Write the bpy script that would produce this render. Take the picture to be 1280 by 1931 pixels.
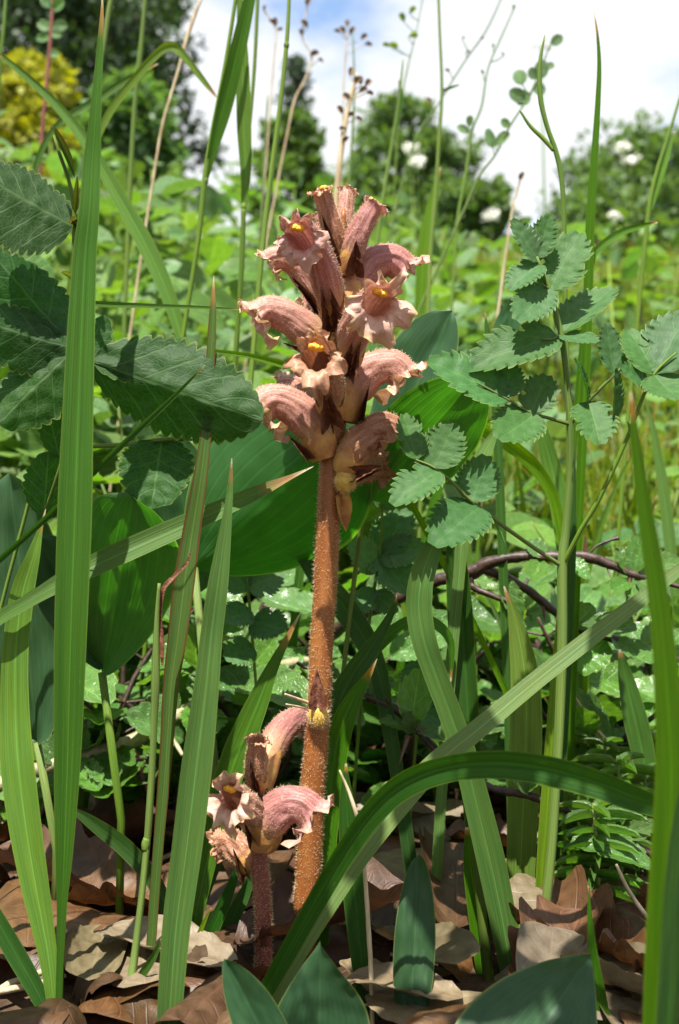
import bpy, math, random
import numpy as np
from mathutils import Vector, Matrix, Quaternion, noise as mnoise

random.seed(11)
RNG = np.random.default_rng(11)
for o in list(bpy.data.objects):
    bpy.data.objects.remove(o)
SC = bpy.context.scene
COL = SC.collection
R = math.radians

# ------------------------------------------------------------------ camera, sky, sun, exposure
F, CX, CY, CAMH = 2195.0, 640.0, 965.5, 0.117      # focal length in photograph pixels, image centre, lens height (m)
cam_data = bpy.data.cameras.new('camera')
cam = bpy.data.objects.new('camera', cam_data)
COL.objects.link(cam)
SC.camera = cam
cam.location = (0, 0, CAMH)
cam.rotation_euler = (R(90), 0, 0)
cam_data.sensor_fit = 'VERTICAL'
cam_data.sensor_height = 24.0
cam_data.lens = F / 1931 * 24.0
cam_data.clip_start = 0.01
cam_data.clip_end = 2000
cam_data.dof.use_dof = True
cam_data.dof.focus_distance = 0.292
cam_data.dof.aperture_fstop = cam_data.lens / 1.75

SUN_EL, SUN_AZ = 67.0, -16.0                       # azimuth measured from behind the camera, negative = from the left
world = bpy.data.worlds.new('World')
SC.world = world
world.use_nodes = True
nt = world.node_tree
nt.nodes.clear()
out = nt.nodes.new('ShaderNodeOutputWorld')
bg = nt.nodes.new('ShaderNodeBackground')
sky = nt.nodes.new('ShaderNodeTexSky')
sky.sky_type = 'NISHITA'
sky.sun_disc = False
sky.sun_elevation = R(SUN_EL)
sky.sun_rotation = R(180 + SUN_AZ)
tc = nt.nodes.new('ShaderNodeTexCoord')
mp = nt.nodes.new('ShaderNodeMapping')
mp.inputs['Scale'].default_value = (1.0, 1.0, 1.9)
mp.inputs['Location'].default_value = (3.3, 0.4, 0.9)
cn = nt.nodes.new('ShaderNodeTexNoise')
cn.inputs['Scale'].default_value = 3.4
cn.inputs['Detail'].default_value = 8
cn.inputs['Roughness'].default_value = 0.56
cr = nt.nodes.new('ShaderNodeValToRGB')
cr.color_ramp.elements[0].position = 0.37
cr.color_ramp.elements[1].position = 0.50
cm = nt.nodes.new('ShaderNodeMixRGB')
cm.inputs['Color2'].default_value = (3.9, 4.0, 4.12, 1)
nt.links.new(tc.outputs['Generated'], mp.inputs['Vector'])
nt.links.new(mp.outputs['Vector'], cn.inputs['Vector'])
nt.links.new(cn.outputs['Fac'], cr.inputs['Fac'])
nt.links.new(cr.outputs['Color'], cm.inputs['Fac'])
nt.links.new(sky.outputs['Color'], cm.inputs['Color1'])
nt.links.new(cm.outputs['Color'], bg.inputs['Color'])
bg.inputs['Strength'].default_value = 0.10
nt.links.new(bg.outputs['Background'], out.inputs['Surface'])

sun_data = bpy.data.lights.new('sun', 'SUN')
sun = bpy.data.objects.new('sun', sun_data)
COL.objects.link(sun)
sun_data.energy = 5.0
sun_data.angle = R(0.53)
sun_data.color = (1.0, 0.95, 0.86)
az = R(SUN_AZ)
to_sun = Vector((math.sin(az) * math.cos(R(SUN_EL)), -math.cos(az) * math.cos(R(SUN_EL)), math.sin(R(SUN_EL))))
sun.rotation_euler = to_sun.to_track_quat('Z', 'Y').to_euler()
sun.location = to_sun * 3

SC.view_settings.view_transform = 'Standard'
SC.view_settings.look = 'None'
SC.view_settings.exposure = 1.42
SC.view_settings.gamma = 1.0
SC.render.engine = 'CYCLES'
SC.cycles.use_denoising = True
SC.cycles.max_bounces = 7
SC.cycles.transmission_bounces = 5
SC.cycles.diffuse_bounces = 4
SC.cycles.caustics_reflective = False
SC.cycles.caustics_refractive = False

# ------------------------------------------------------------------ materials
def new_mat(name):
    m = bpy.data.materials.new(name)
    m.use_nodes = True
    m.node_tree.nodes.clear()
    return m, m.node_tree

class N:
    """tiny node helper"""
    def __init__(s, t): s.t = t
    def n(s, typ, **kw):
        x = s.t.nodes.new(typ)
        for k, v in kw.items():
            setattr(x, k, v)
        return x
    def put(s, sock, v):
        if isinstance(v, bpy.types.NodeSocket): s.t.links.new(v, sock)
        elif isinstance(v, (tuple, list)) and len(v) == 3 and sock.type == 'RGBA': sock.default_value = (*v, 1)
        else: sock.default_value = v
    def math(s, op, a, b=None, c=None, clamp=False):
        x = s.n('ShaderNodeMath', operation=op, use_clamp=clamp)
        for i, v in enumerate((a, b, c)):
            if v is not None: s.put(x.inputs[i], v)
        return x.outputs[0]
    def mix(s, f, a, b, mode='MIX'):
        x = s.n('ShaderNodeMixRGB', blend_type=mode)
        s.put(x.inputs[0], f); s.put(x.inputs[1], a); s.put(x.inputs[2], b)
        return x.outputs[0]
    def ramp(s, f, p0, p1, c0=(0, 0, 0), c1=(1, 1, 1)):
        x = s.n('ShaderNodeValToRGB')
        x.color_ramp.elements[0].position = p0; x.color_ramp.elements[0].color = (*c0, 1)
        x.color_ramp.elements[1].position = p1; x.color_ramp.elements[1].color = (*c1, 1)
        s.put(x.inputs[0], f)
        return x.outputs[0]
    def noise(s, vec, scale, detail=3, rough=.55):
        x = s.n('ShaderNodeTexNoise')
        s.put(x.inputs['Scale'], scale); s.put(x.inputs['Detail'], detail); s.put(x.inputs['Roughness'], rough)
        if vec is not None: s.put(x.inputs['Vector'], vec)
        return x.outputs['Fac']
    def mapping(s, vec, scale):
        x = s.n('ShaderNodeMapping'); s.put(x.inputs['Vector'], vec); x.inputs['Scale'].default_value = scale
        return x.outputs[0]
    def bump(s, h, strength, dist=0.0004, normal=None):
        x = s.n('ShaderNodeBump'); s.put(x.inputs['Height'], h)
        x.inputs['Strength'].default_value = strength; x.inputs['Distance'].default_value = dist
        if normal is not None: s.put(x.inputs['Normal'], normal)
        return x.outputs[0]
    def rand(s):
        oi = s.n('ShaderNodeObjectInfo'); ge = s.n('ShaderNodeNewGeometry')
        return s.math('FRACT', s.math('ADD', oi.outputs['Random'], ge.outputs['Random Per Island']))
    def finish(s, col, rough, spec, normal=None, transl=0.0, tcol=None, coat=0.0):
        p = s.n('ShaderNodeBsdfPrincipled'); o = s.n('ShaderNodeOutputMaterial')
        s.put(p.inputs['Base Color'], col); s.put(p.inputs['Roughness'], rough)
        s.put(p.inputs['Specular IOR Level'], spec)
        if coat: s.put(p.inputs['Coat Weight'], coat); s.put(p.inputs['Coat Roughness'], .3)
        if normal is not None: s.put(p.inputs['Normal'], normal)
        if transl:
            t = s.n('ShaderNodeBsdfTranslucent'); s.put(t.inputs['Color'], tcol if tcol is not None else col)
            if normal is not None: s.put(t.inputs['Normal'], normal)
            m = s.n('ShaderNodeMixShader'); m.inputs[0].default_value = transl
            s.t.links.new(p.outputs[0], m.inputs[1]); s.t.links.new(t.outputs[0], m.inputs[2])
            s.t.links.new(m.outputs[0], o.inputs[0])
        else:
            s.t.links.new(p.outputs[0], o.inputs[0])

def uvs(k):
    u = k.n('ShaderNodeUVMap').outputs[0]
    sp = k.n('ShaderNodeSeparateXYZ'); k.put(sp.inputs[0], u)
    return u, sp.outputs[0], sp.outputs[1]

def m_grass(name, a, b, tip=0.0, edge=0.0, transl=.36, rough=.5, spec=.24, spots=True, tcol=None, dim=.74):
    a = tuple(x * dim for x in a); b = tuple(x * dim for x in b)
    m, t = new_mat(name); k = N(t)
    uv, u, v = uvs(k)
    st = k.noise(k.mapping(uv, (55, 2.2, 1)), 1.0, 3)
    big = k.noise(k.mapping(uv, (5, 5, 1)), 1.0, 2)
    r = k.rand()
    c = k.mix(k.ramp(st, .38, .62), tuple(x * .8 for x in a), b)
    c = k.mix(k.math('MULTIPLY', k.ramp(big, .45, .75), .45), c, tuple(min(1, x * y) for x, y in zip(b, (1.5, 1.15, .9))))
    off = k.math('ABSOLUTE', k.math('SUBTRACT', u, .5))
    mid = k.ramp(off, .012, .035, (1, 1, 1), (0, 0, 0))
    c = k.mix(k.math('MULTIPLY', mid, .55), c, tuple(min(1, x * 1.7) for x in b))
    ed = k.ramp(k.math('ADD', off, k.math('MULTIPLY', k.math('SUBTRACT', big, .5), .35 * edge)), .455 - .10 * edge, .49 - .07 * edge)
    c = k.mix(k.math('MULTIPLY', ed, .35 + edge * .65), c, (.20, .24, .05) if edge < .5 else (.10, .045, .015))
    if spots:
        sp = k.noise(k.mapping(uv, (14, 34, 1)), 1.0, 2)
        c = k.mix(k.math('MULTIPLY', k.ramp(sp, .72, .76), .75), c, (.16, .085, .03))
        du = k.noise(k.mapping(uv, (60, 420, 1)), 1.0, 1)
        c = k.mix(k.math('MULTIPLY', k.ramp(du, .77, .80), .6), c, (.45, .45, .36))
        lo = k.noise(k.mapping(uv, (2, 9, 1)), 1.0, 3)
        c = k.mix(k.math('MULTIPLY', k.ramp(lo, .4, .75), .35), c, tuple(x * y for x, y in zip(a, (1.5, 1.0, .5))))
    if tip:
        tf = k.ramp(k.math('ADD', v, k.math('MULTIPLY', k.math('SUBTRACT', st, .5), .06)), 1 - tip, 1 - tip * .55)
        c = k.mix(tf, c, (.30, .17, .06))
        c = k.mix(k.ramp(v, 1 - tip * .4, 1 - tip * .15), c, (.55, .47, .33))
    hs = k.n('ShaderNodeHueSaturation')
    k.put(hs.inputs['Hue'], k.math('ADD', .488, k.math('MULTIPLY', r, .022)))
    k.put(hs.inputs['Saturation'], k.math('ADD', .93, k.math('MULTIPLY', k.math('FRACT', k.math('MULTIPLY', r, 7.3)), .24)))
    k.put(hs.inputs['Value'], k.math('ADD', .82, k.math('MULTIPLY', k.math('FRACT', k.math('MULTIPLY', r, 3.7)), .36)))
    k.put(hs.inputs['Color'], c)
    c = hs.outputs[0]
    nb = k.bump(k.math('ADD', k.noise(k.mapping(uv, (38, .6, 1)), 1.0, 1), k.math('MULTIPLY', st, .4)), .55, .0003)
    tc_ = k.mix(1.0, c, tcol or (1.7, 1.55, .6), 'MULTIPLY')
    k.finish(c, rough, spec, nb, transl, tc_)
    return m

def m_leaf(name, a, b, kind='net', transl=.36, rough=.42, spec=.45, nlat=6, veincol=None, var=.32, tcol=(1.6, 1.6, .5), bump=.6, coat=0, vmix=.6, dim=.74, net_=.33, rim=.45):
    a = tuple(x * dim for x in a); b = tuple(x * dim for x in b)
    m, t = new_mat(name); k = N(t)
    uv, u, v = uvs(k)
    r = k.rand()
    off = k.math('ABSOLUTE', k.math('SUBTRACT', u, .5))
    nz = k.noise(k.mapping(uv, (7, 7, 1)), 1.0, 4)
    c = k.mix(k.ramp(nz, .35, .7), a, b)
    vein = k.ramp(off, .008, .028, (1, 1, 1), (0, 0, 0))
    if kind == 'net':
        ph = k.math('FRACT', k.math('SUBTRACT', k.math('MULTIPLY', v, nlat), k.math('MULTIPLY', off, 3.0)))
        lat = k.ramp(k.math('ABSOLUTE', k.math('SUBTRACT', ph, .5)), .02, .07, (1, 1, 1), (0, 0, 0))
        vo = k.n('ShaderNodeTexVoronoi', feature='DISTANCE_TO_EDGE'); k.put(vo.inputs['Vector'], k.mapping(uv, (17, 22, 1))); vo.inputs['Scale'].default_value = 1.0
        net = k.ramp(vo.outputs['Distance'], .02, .12, (1, 1, 1), (0, 0, 0))
        allv = k.math('MAXIMUM', k.math('MAXIMUM', vein, k.math('MULTIPLY', lat, .7)), k.math('MULTIPLY', net, net_))
    else:
        ph = k.math('FRACT', k.math('MULTIPLY', u, nlat))
        lat = k.ramp(k.math('ABSOLUTE', k.math('SUBTRACT', ph, .5)), .04, .16, (1, 1, 1), (0, 0, 0))
        fine = k.noise(k.mapping(uv, (110, 1.2, 1)), 1.0, 2)
        allv = k.math('MAXIMUM', vein, k.math('ADD', k.math('MULTIPLY', lat, .45), k.math('MULTIPLY', fine, .3)))
    vc = veincol or tuple(min(1, x * 1.8) for x in b)
    c = k.mix(k.math('MULTIPLY', allv, vmix), c, vc)
    sp = k.noise(k.mapping(uv, (9, 11, 1)), 1.3, 3)
    c = k.mix(k.math('MULTIPLY', k.ramp(sp, .74, .79), .7), c, (.19, .13, .04))
    ed = k.ramp(off, .475, .496)
    c = k.mix(k.math('MULTIPLY', ed, rim), c, (.26, .28, .07))
    hs = k.n('ShaderNodeHueSaturation')
    k.put(hs.inputs['Hue'], k.math('ADD', .49, k.math('MULTIPLY', r, .02)))
    k.put(hs.inputs['Saturation'], k.math('ADD', .88, k.math('MULTIPLY', k.math('FRACT', k.math('MULTIPLY', r, 5.1)), .2)))
    k.put(hs.inputs['Value'], k.math('ADD', 1 - var / 2, k.math('MULTIPLY', k.math('FRACT', k.math('MULTIPLY', r, 3.3)), var)))
    k.put(hs.inputs['Color'], c)
    c = hs.outputs[0]
    nb = k.bump(k.math('SUBTRACT', k.math('MULTIPLY', nz, .5), allv), bump, .0004)
    k.finish(c, rough, spec, nb, transl, k.mix(1.0, c, tcol, 'MULTIPLY'), coat)
    return m

def m_plain(name, a, b, scale=60, rough=.7, spec=.25, transl=0, bump=.5, stretch=(1, 1, 1), bd=.0006, p=(.35, .65), var=0.0):
    m, t = new_mat(name); k = N(t)
    g = k.n('ShaderNodeTexCoord').outputs['Object']
    nz = k.noise(k.mapping(g, tuple(scale * x for x in stretch)), 1.0, 5, .6)
    c = k.mix(k.ramp(nz, *p), a, b)
    if var:
        r = k.rand()
        hs = k.n('ShaderNodeHueSaturation'); k.put(hs.inputs['Color'], c)
        k.put(hs.inputs['Value'], k.math('ADD', 1 - var / 2, k.math('MULTIPLY', r, var)))
        k.put(hs.inputs['Saturation'], k.math('ADD', .85, k.math('MULTIPLY', k.math('FRACT', k.math('MULTIPLY', r, 5.7)), .3)))
        c = hs.outputs[0]
    k.finish(c, rough, spec, k.bump(nz, bump, bd), transl, c)
    return m

def m_flower(name, tube_c, tube_d, base_c, lip_c, edge_c):
    """v: 0 base .. 0.7 mouth .. 1 lip edge"""
    m, t = new_mat(name); k = N(t)
    uv, u, v = uvs(k)
    g = k.n('ShaderNodeTexCoord').outputs['Object']
    st = k.noise(k.mapping(uv, (26, 2.5, 1)), 1.0, 4, .65)
    fl = k.noise(g, 900, 4, .7)
    c = k.mix(k.ramp(st, .36, .62), tube_d, tube_c)
    c = k.mix(k.math('MULTIPLY', k.ramp(fl, .5, .72), .35), c, lip_c)
    c = k.mix(k.ramp(v, .08, .34, (1, 1, 1), (0, 0, 0)), c, base_c)
    lp = k.ramp(k.math('ADD', v, k.math('MULTIPLY', k.math('SUBTRACT', fl, .5), .14)), .68, .86)
    c = k.mix(k.math('MULTIPLY', lp, .75), c, lip_c)
    ep = k.ramp(k.math('ADD', v, k.math('MULTIPLY', k.math('SUBTRACT', fl, .5), .25)), .93, 1.0)
    c = k.mix(k.math('MULTIPLY', ep, .8), c, edge_c)
    vein = k.noise(k.mapping(uv, (38, 1.4, 1)), 1.0, 2)
    c = k.mix(k.math('MULTIPLY', k.ramp(vein, .60, .68), .4), c, tube_d)
    nb = k.bump(k.math('ADD', st, k.math('MULTIPLY', fl, .8)), .5, .0005)
    k.finish(c, .46, .45, nb, .22, k.mix(1.0, c, (1.25, 1.0, .8), 'MULTIPLY'))
    return m

GA, GB = (.040, .128, .012), (.068, .18, .020)
M = {}
M['grass'] = m_grass('grass', GA, GB, tip=.05)
M['grass_tip'] = m_grass('grass_browned_tip', (.052, .152, .014), (.084, .205, .022), tip=.14)
M['grass_pale'] = m_grass('grass_pale', (.082, .195, .038), (.125, .255, .06), tip=.05, transl=.3)
M['grass_split'] = m_grass('grass_brown_edged', (.07, .155, .03), (.11, .2, .045), tip=.06, edge=1.0)
M['grass_glauc'] = m_grass('grass_glaucous', (.125, .215, .085), (.165, .265, .115), tip=.04, transl=.3)
M['grass_dark'] = m_grass('grass_dark', (.024, .085, .014), (.042, .12, .022), tip=.04)
M['grass_lime'] = m_grass('grass_lime', (.10, .22, .022), (.15, .29, .036), tip=.05, transl=.4)
M['culm'] = m_grass('culm', (.12, .215, .04), (.19, .29, .07), transl=.15, spots=False)
M['meadow_grass'] = m_grass('meadow_grass', (.115, .215, .026), (.19, .29, .05), tip=.08, spots=False, transl=.4)
M['serr'] = m_leaf('serrated_leaf', (.022, .074, .014), (.038, .100, .022), 'net', nlat=5, veincol=(.085, .15, .06), transl=.40, rough=.55, spec=.17, bump=.35, tcol=(1.5, 2.8, .3))
M['umbel'] = m_leaf('umbel_leaf', (.052, .142, .038), (.078, .182, .052), 'net', nlat=4, transl=.36, rough=.52, spec=.22, bump=.22, tcol=(1.3, 1.6, .5), vmix=.28)
M['broad'] = m_leaf('broad_leaf', (.030, .095, .022), (.045, .125, .030), 'par', nlat=13, transl=.46, rough=.4, spec=.45, bump=.3, tcol=(1.6, 2.8, .3), vmix=.32)
M['broad_blue'] = m_leaf('broad_leaf_bluish', (.032, .095, .036), (.046, .122, .046), 'par', nlat=17, transl=.30, rough=.48, spec=.22, bump=.15, vmix=.3, dim=.62)
M['haw'] = m_leaf('shrub_leaf', (.075, .19, .03), (.12, .255, .05), 'net', nlat=4, transl=.40, rough=.3, spec=.45, var=.55, bump=.6)
M['vetch'] = m_leaf('herb_leaf', (.095, .205, .062), (.14, .26, .092), 'net', nlat=6, transl=.38, rough=.4, spec=.4, var=.45)
M['herb_lime'] = m_leaf('herb_leaf_lime', (.085, .20, .024), (.145, .265, .04), 'net', nlat=6, transl=.42, rough=.45, spec=.4, var=.45)
M['tree_leaf'] = m_leaf('tree_leaf', (.075, .155, .04), (.13, .22, .06), 'net', nlat=4, transl=.32, rough=.5, spec=.3, var=.7)
M['pine_leaf'] = m_leaf('dark_tree_leaf', (.022, .055, .024), (.045, .085, .034), 'net', nlat=4, transl=.25, rough=.5, spec=.3, var=.7)
M['yellow_leaf'] = m_leaf('yellow_bush_leaf', (.20, .26, .02), (.40, .36, .03), 'net', nlat=4, transl=.4, rough=.5, spec=.3, var=.6)
M['bark'] = m_plain('bark', (.012, .007, .005), (.055, .026, .016), 420, .5, .45, bump=.5, stretch=(1, 1, 1))
M['bark_pale'] = m_plain('pale_bark', (.16, .15, .075), (.34, .30, .19), 420, .55, .35, bump=.6)
M['trunk'] = m_plain('trunk_bark', (.07, .055, .04), (.14, .11, .085), 12, .85, .2, bump=.9, bd=.01)
M['thorn'] = m_plain('thorn', (.05, .02, .015), (.13, .05, .03), 900, .4, .5)
M['dry'] = m_plain('dry_stalk', (.34, .25, .14), (.60, .50, .33), 500, .6, .3, transl=.15, stretch=(1, 1, .15))
M['brown_dry'] = m_plain('withered_bract', (.055, .018, .010), (.16, .055, .025), 900, .55, .35, bump=.8)
M['litter'] = m_leaf('leaf_litter', (.105, .048, .018), (.21, .105, .042), 'net', nlat=6, transl=.16, rough=.5, spec=.4, var=.9, bump=.5, net_=.12, vmix=.7, rim=0, dim=.46, tcol=(1.3, .9, .6), veincol=(.10, .045, .022))
M['litter_pale'] = m_leaf('pale_leaf_litter', (.25, .185, .10), (.40, .325, .20), 'net', nlat=6, transl=.14, rough=.5, spec=.4, var=.6, bump=.3, net_=.04, vmix=.4, rim=0, dim=.46, tcol=(1.1, 1, .8), veincol=(.20, .15, .10))
M['seed'] = m_plain('seed_head', (.11, .07, .04), (.22, .15, .09), 400, .7, .2)
M['white_petal'] = m_plain('white_petal', (.72, .72, .66), (.82, .82, .76), 200, .6, .2, transl=.3)
M['stem_or'] = m_plain('flower_stem', (.19, .058, .012), (.265, .10, .024), 260, .5, .4, bump=.7, stretch=(1, 1, .25), bd=.0005)
M['stem_pu'] = m_plain('flower_stem_purple', (.14, .035, .028), (.21, .065, .045), 260, .5, .4, bump=.7, stretch=(1, 1, .25), bd=.0005)
M['calyx'] = m_plain('calyx', (.36, .15, .06), (.54, .31, .085), 330, .5, .4, transl=.2, bump=.6)
M['bud'] = m_plain('yellow_bud', (.46, .27, .03), (.62, .42, .08), 600, .5, .4, transl=.15)
M['stigma'] = m_plain('stigma', (.72, .30, .012), (.82, .42, .03), 800, .35, .5)
M['hair'] = m_plain('gland_hair', (.72, .52, .30), (.84, .70, .50), 300, .4, .5, transl=.45, bump=0)
M['fl_pink'] = m_flower('corolla_pink', (.46, .24, .185), (.28, .105, .08), (.54, .36, .15), (.58, .39, .31), (.48, .33, .13))
M['fl_brown'] = m_flower('corolla_brown', (.38, .18, .105), (.22, .08, .045), (.48, .26, .11), (.46, .27, .17), (.28, .12, .05))
M['fl_mauve'] = m_flower('corolla_mauve', (.41, .19, .165), (.22, .065, .07), (.52, .33, .13), (.52, .32, .28), (.42, .24, .15))

def m_ground():
    m, t = new_mat('soil_and_turf'); k = N(t)
    g = k.n('ShaderNodeTexCoord').outputs['Object']
    sp = k.n('ShaderNodeSeparateXYZ'); k.put(sp.inputs[0], g)
    n1 = k.noise(g, 90, 6, .65); n2 = k.noise(g, 3.1, 6, .7); n3 = k.noise(g, 14, 6, .65)
    soil = k.mix(k.ramp(n1, .35, .7), (.035, .022, .014), (.13, .08, .05))
    turf = k.mix(k.ramp(n3, .35, .65), (.05, .10, .02), (.115, .18, .04))
    turf = k.mix(k.math('MULTIPLY', k.ramp(n2, .45, .7), .6), turf, (.21, .20, .075))
    c = k.mix(k.ramp(k.math('ADD', sp.outputs[1], k.math('MULTIPLY', n2, .3)), .75, 1.0), soil, turf)
    k.finish(c, .9, .15, k.bump(n1, .8, .003))
    return m
M['ground'] = m_ground()

# ------------------------------------------------------------------ geometry helpers
def P(x, y, d):
    """a point seen at photograph pixel (x, y) standing d metres away"""
    return Vector(((x - CX) / F * d, d, CAMH - (y - CY) / F * d))

def H(x, y):
    """terrain height"""
    s = max(0.0, y - 0.62)
    z = 0.235 * (s - 0.35 * (1 - math.exp(-s / 0.35)))
    if y > 11.5:
        z -= 0.235 * (y - 11.5) - 0.02 * (1 - math.exp(-(y - 11.5) / 4)) * 4
    if y > 3: z -= 0.03 * x * min(1, (y - 3) / 6) if abs(x) < 12 else 0.03 * math.copysign(12, x) * min(1, (y - 3) / 6)
    z += 0.004 * mnoise.noise(Vector((x * 14, y * 14, .3))) + 0.05 * min(1, max(0, y - 1.5)) * mnoise.noise(Vector((x * .9, y * .9, 4.1)))
    return z

def raw(name, verts, faces, mat, uv=None, smooth=True):
    me = bpy.data.meshes.new(name)
    me.from_pydata([tuple(v) for v in verts], [], faces)
    if uv is not None:
        lay = me.uv_layers.new(name='UVMap')
        idx = np.empty(len(me.loops), np.int32); me.loops.foreach_get('vertex_index', idx)
        lay.data.foreach_set('uv', np.asarray(uv, np.float32)[idx].ravel())
    if smooth: me.polygons.foreach_set('use_smooth', np.ones(len(me.polygons), bool))
    me.materials.append(M[mat] if isinstance(mat, str) else mat)
    me.update()
    return me

def tag(o, label=None, cat=None, group=None, kind=None):
    if label: o['label'] = label
    if cat: o['category'] = cat
    if group: o['group'] = group
    if kind: o['kind'] = kind
    return o

def thing(name, base, label, cat, group=None):
    o = bpy.data.objects.new(name, None)
    o.empty_display_size = .01
    o.location = base
    COL.objects.link(o)
    return tag(o, label, cat, group)

def base_of(o):
    b = Vector((0, 0, 0))
    while o is not None:
        b += o.location; o = o.parent
    return b

def part(name, geo, mat, parent, kind=None, label=None):
    """geo = (verts, faces, uv) in world coordinates, stored relative to the parent's origin"""
    b = base_of(parent)
    v, f, uv = geo
    o = bpy.data.objects.new(name, raw(name, [Vector(p) - b for p in v], f, mat, uv))
    COL.objects.link(o); o.parent = parent
    if kind: o['kind'] = kind
    if label: o['label'] = label
    return o

def solo(name, geo, mat, base, label, cat, group=None, kind=None):
    v, f, uv = geo
    o = bpy.data.objects.new(name, raw(name, [Vector(p) - base for p in v], f, mat, uv))
    o.location = base
    COL.objects.link(o)
    return tag(o, label, cat, group, kind)

def inst(name, me, mtx, parent=None, label=None):
    o = bpy.data.objects.new(name, me)
    if parent is not None:
        o.parent = parent
        mtx = Matrix.Translation(-base_of(parent)) @ mtx
    o.matrix_local = mtx if parent is not None else mtx
    COL.objects.link(o)
    if label: o['label'] = label
    return o

def cat_rom(pts, n):
    """Catmull-Rom through tuples of any length -> n+1 samples (arc-uniform in parameter)"""
    a = np.array(pts, float)
    if len(a) == 2:
        t = np.linspace(0, 1, n + 1)[:, None]
        return a[0] * (1 - t) + a[1] * t
    seg = np.linalg.norm(np.diff(a[:, :2] if a.shape[1] != 3 else a, axis=0), axis=1) + 1e-9
    cum = np.concatenate([[0], np.cumsum(seg)])
    p = np.vstack([2 * a[0] - a[1], a, 2 * a[-1] - a[-2]])
    res = []
    for s in np.linspace(0, cum[-1], n + 1):
        i = min(len(a) - 2, max(0, int(np.searchsorted(cum, s, 'right') - 1)))
        t = (s - cum[i]) / seg[i]
        p0, p1, p2, p3 = p[i], p[i + 1], p[i + 2], p[i + 3]
        res.append(.5 * (2 * p1 + (p2 - p0) * t + (2 * p0 - 5 * p1 + 4 * p2 - p3) * t * t + (3 * p1 - p0 - 3 * p2 + p3) * t ** 3))
    return np.array(res)

def frames(pts):
    n = len(pts); T = []
    for i in range(n):
        T.append((Vector(pts[min(n - 1, i + 1)]) - Vector(pts[max(0, i - 1)])).normalized())
    return T

def tube_geo(pts, rad, nseg=8, cap=True, bumps=0.0):
    T = frames(pts); V = []; UV = []; Fc = []
    a = Vector((1, 0, 0)) if abs(T[0].x) < .8 else Vector((0, 1, 0))
    nrm = (a - T[0] * a.dot(T[0])).normalized()
    for i, p in enumerate(pts):
        if i:
            nrm = (T[i - 1].rotation_difference(T[i]) @ nrm)
            nrm = (nrm - T[i] * nrm.dot(T[i])).normalized()
        bi = T[i].cross(nrm)
        for j in range(nseg):
            an = 2 * math.pi * j / nseg
            r = rad[i] if not isinstance(rad, (int, float)) else rad
            if bumps: r *= 1 + bumps * mnoise.noise(Vector((j * 1.7, i * .45, r * 900)))
            V.append(Vector(p) + (nrm * math.cos(an) + bi * math.sin(an)) * r)
            UV.append((j / nseg, i / (len(pts) - 1)))
    for i in range(len(pts) - 1):
        for j in range(nseg):
            j2 = (j + 1) % nseg
            Fc.append((i * nseg + j, i * nseg + j2, (i + 1) * nseg + j2, (i + 1) * nseg + j))
    if cap:
        Fc.append(tuple(reversed(range(nseg)))); k = (len(pts) - 1) * nseg
        Fc.append(tuple(range(k, k + nseg)))
    return V, Fc, UV

def px_tube(pts, nseg=8, n=None, bumps=0.0, root=False, taper=None):
    """pts = (x, y, d, width_px)"""
    s = cat_rom(pts, n or 6 * len(pts))
    w = [P(a[0], a[1], a[2]) for a in s]
    r = [max(.00012, a[3] * a[2] / F / 2) for a in s]
    if root: root_ext(w, r)
    return tube_geo(w, r, nseg, bumps=bumps), w

def root_ext(w, r):
    """carry the last point of a path on down into the ground"""
    L = w[-1]; g = H(L.x, L.y)
    if L.z <= g: return
    t = (w[-1] - w[-3]).normalized(); h = L.z - g + .006
    k = 1 / max(.25, -t.z) if t.z < 0 else 2.5
    dx = max(-.6, min(.6, t.x * k)) * h; dy = max(-.4, min(.4, t.y * k)) * h
    n = max(2, int(h / .012))
    for i in range(1, n + 1):
        f = i / n
        w.append(Vector((L.x + dx * (f - .25 * f * f), L.y + dy * (f - .25 * f * f), L.z - h * f)))
        r.append(r[-1] * (1 - .12 / n) )

def blade_geo(pts, twist=0.0, fold=.16, root=True, n=None, wav=0.0, twist2=None, down=False, up=False):
    """a grass blade, tip first: pts = (x, y, d, width_px); gutter-shaped cross-section"""
    s = cat_rom(pts, n or max(18, 7 * len(pts)))
    w = [P(a[0], a[1], a[2]) for a in s]
    r = [max(.00008, a[3] * a[2] / F / 2) for a in s]
    if root: root_ext(w, r)
    T = frames(w); V = []; UV = []; Fc = []; nc = 7; nn = len(w)
    cam_p = Vector((0, 0, CAMH)); ph = random.random() * 9
    for i, p in enumerate(w):
        view = (p - cam_p).normalized()
        side = T[i].cross(view)
        if side.length < .1: side = Vector((1, 0, 0))
        side.normalize()
        f = i / (nn - 1)
        tw = twist + ((twist2 if twist2 is not None else twist) - twist) * f + wav * math.sin(6 * f + ph)
        if down or up:
            n1 = (Quaternion(T[i], tw) @ side).cross(T[i]); n1 = -n1 if n1.dot(view) > 0 else n1
            n2 = (Quaternion(T[i], -tw) @ side).cross(T[i]); n2 = -n2 if n2.dot(view) > 0 else n2
            if (n2.z < n1.z) == down and abs(n2.z - n1.z) > 1e-6: tw = -tw
        side = Quaternion(T[i], tw) @ side
        nrm = side.cross(T[i]).normalized()
        if nrm.dot(view) > 0: nrm = -nrm
        hw = r[i] / max(.5, math.cos(tw))
        for j in range(nc):
            q = (j / (nc - 1)) * 2 - 1
            V.append(p + side * (q * hw) + nrm * (hw * fold * (abs(q) ** 1.3 - .5) + hw * .03 * math.sin(9 * f + 5 * q + ph)))
            UV.append(((q + 1) / 2, 1 - f))
    for i in range(nn - 1):
        for j in range(nc - 1):
            a = i * nc + j
            Fc.append((a, a + 1, a + nc + 1, a + nc))
    return (V, Fc, UV), w[-1]

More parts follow.
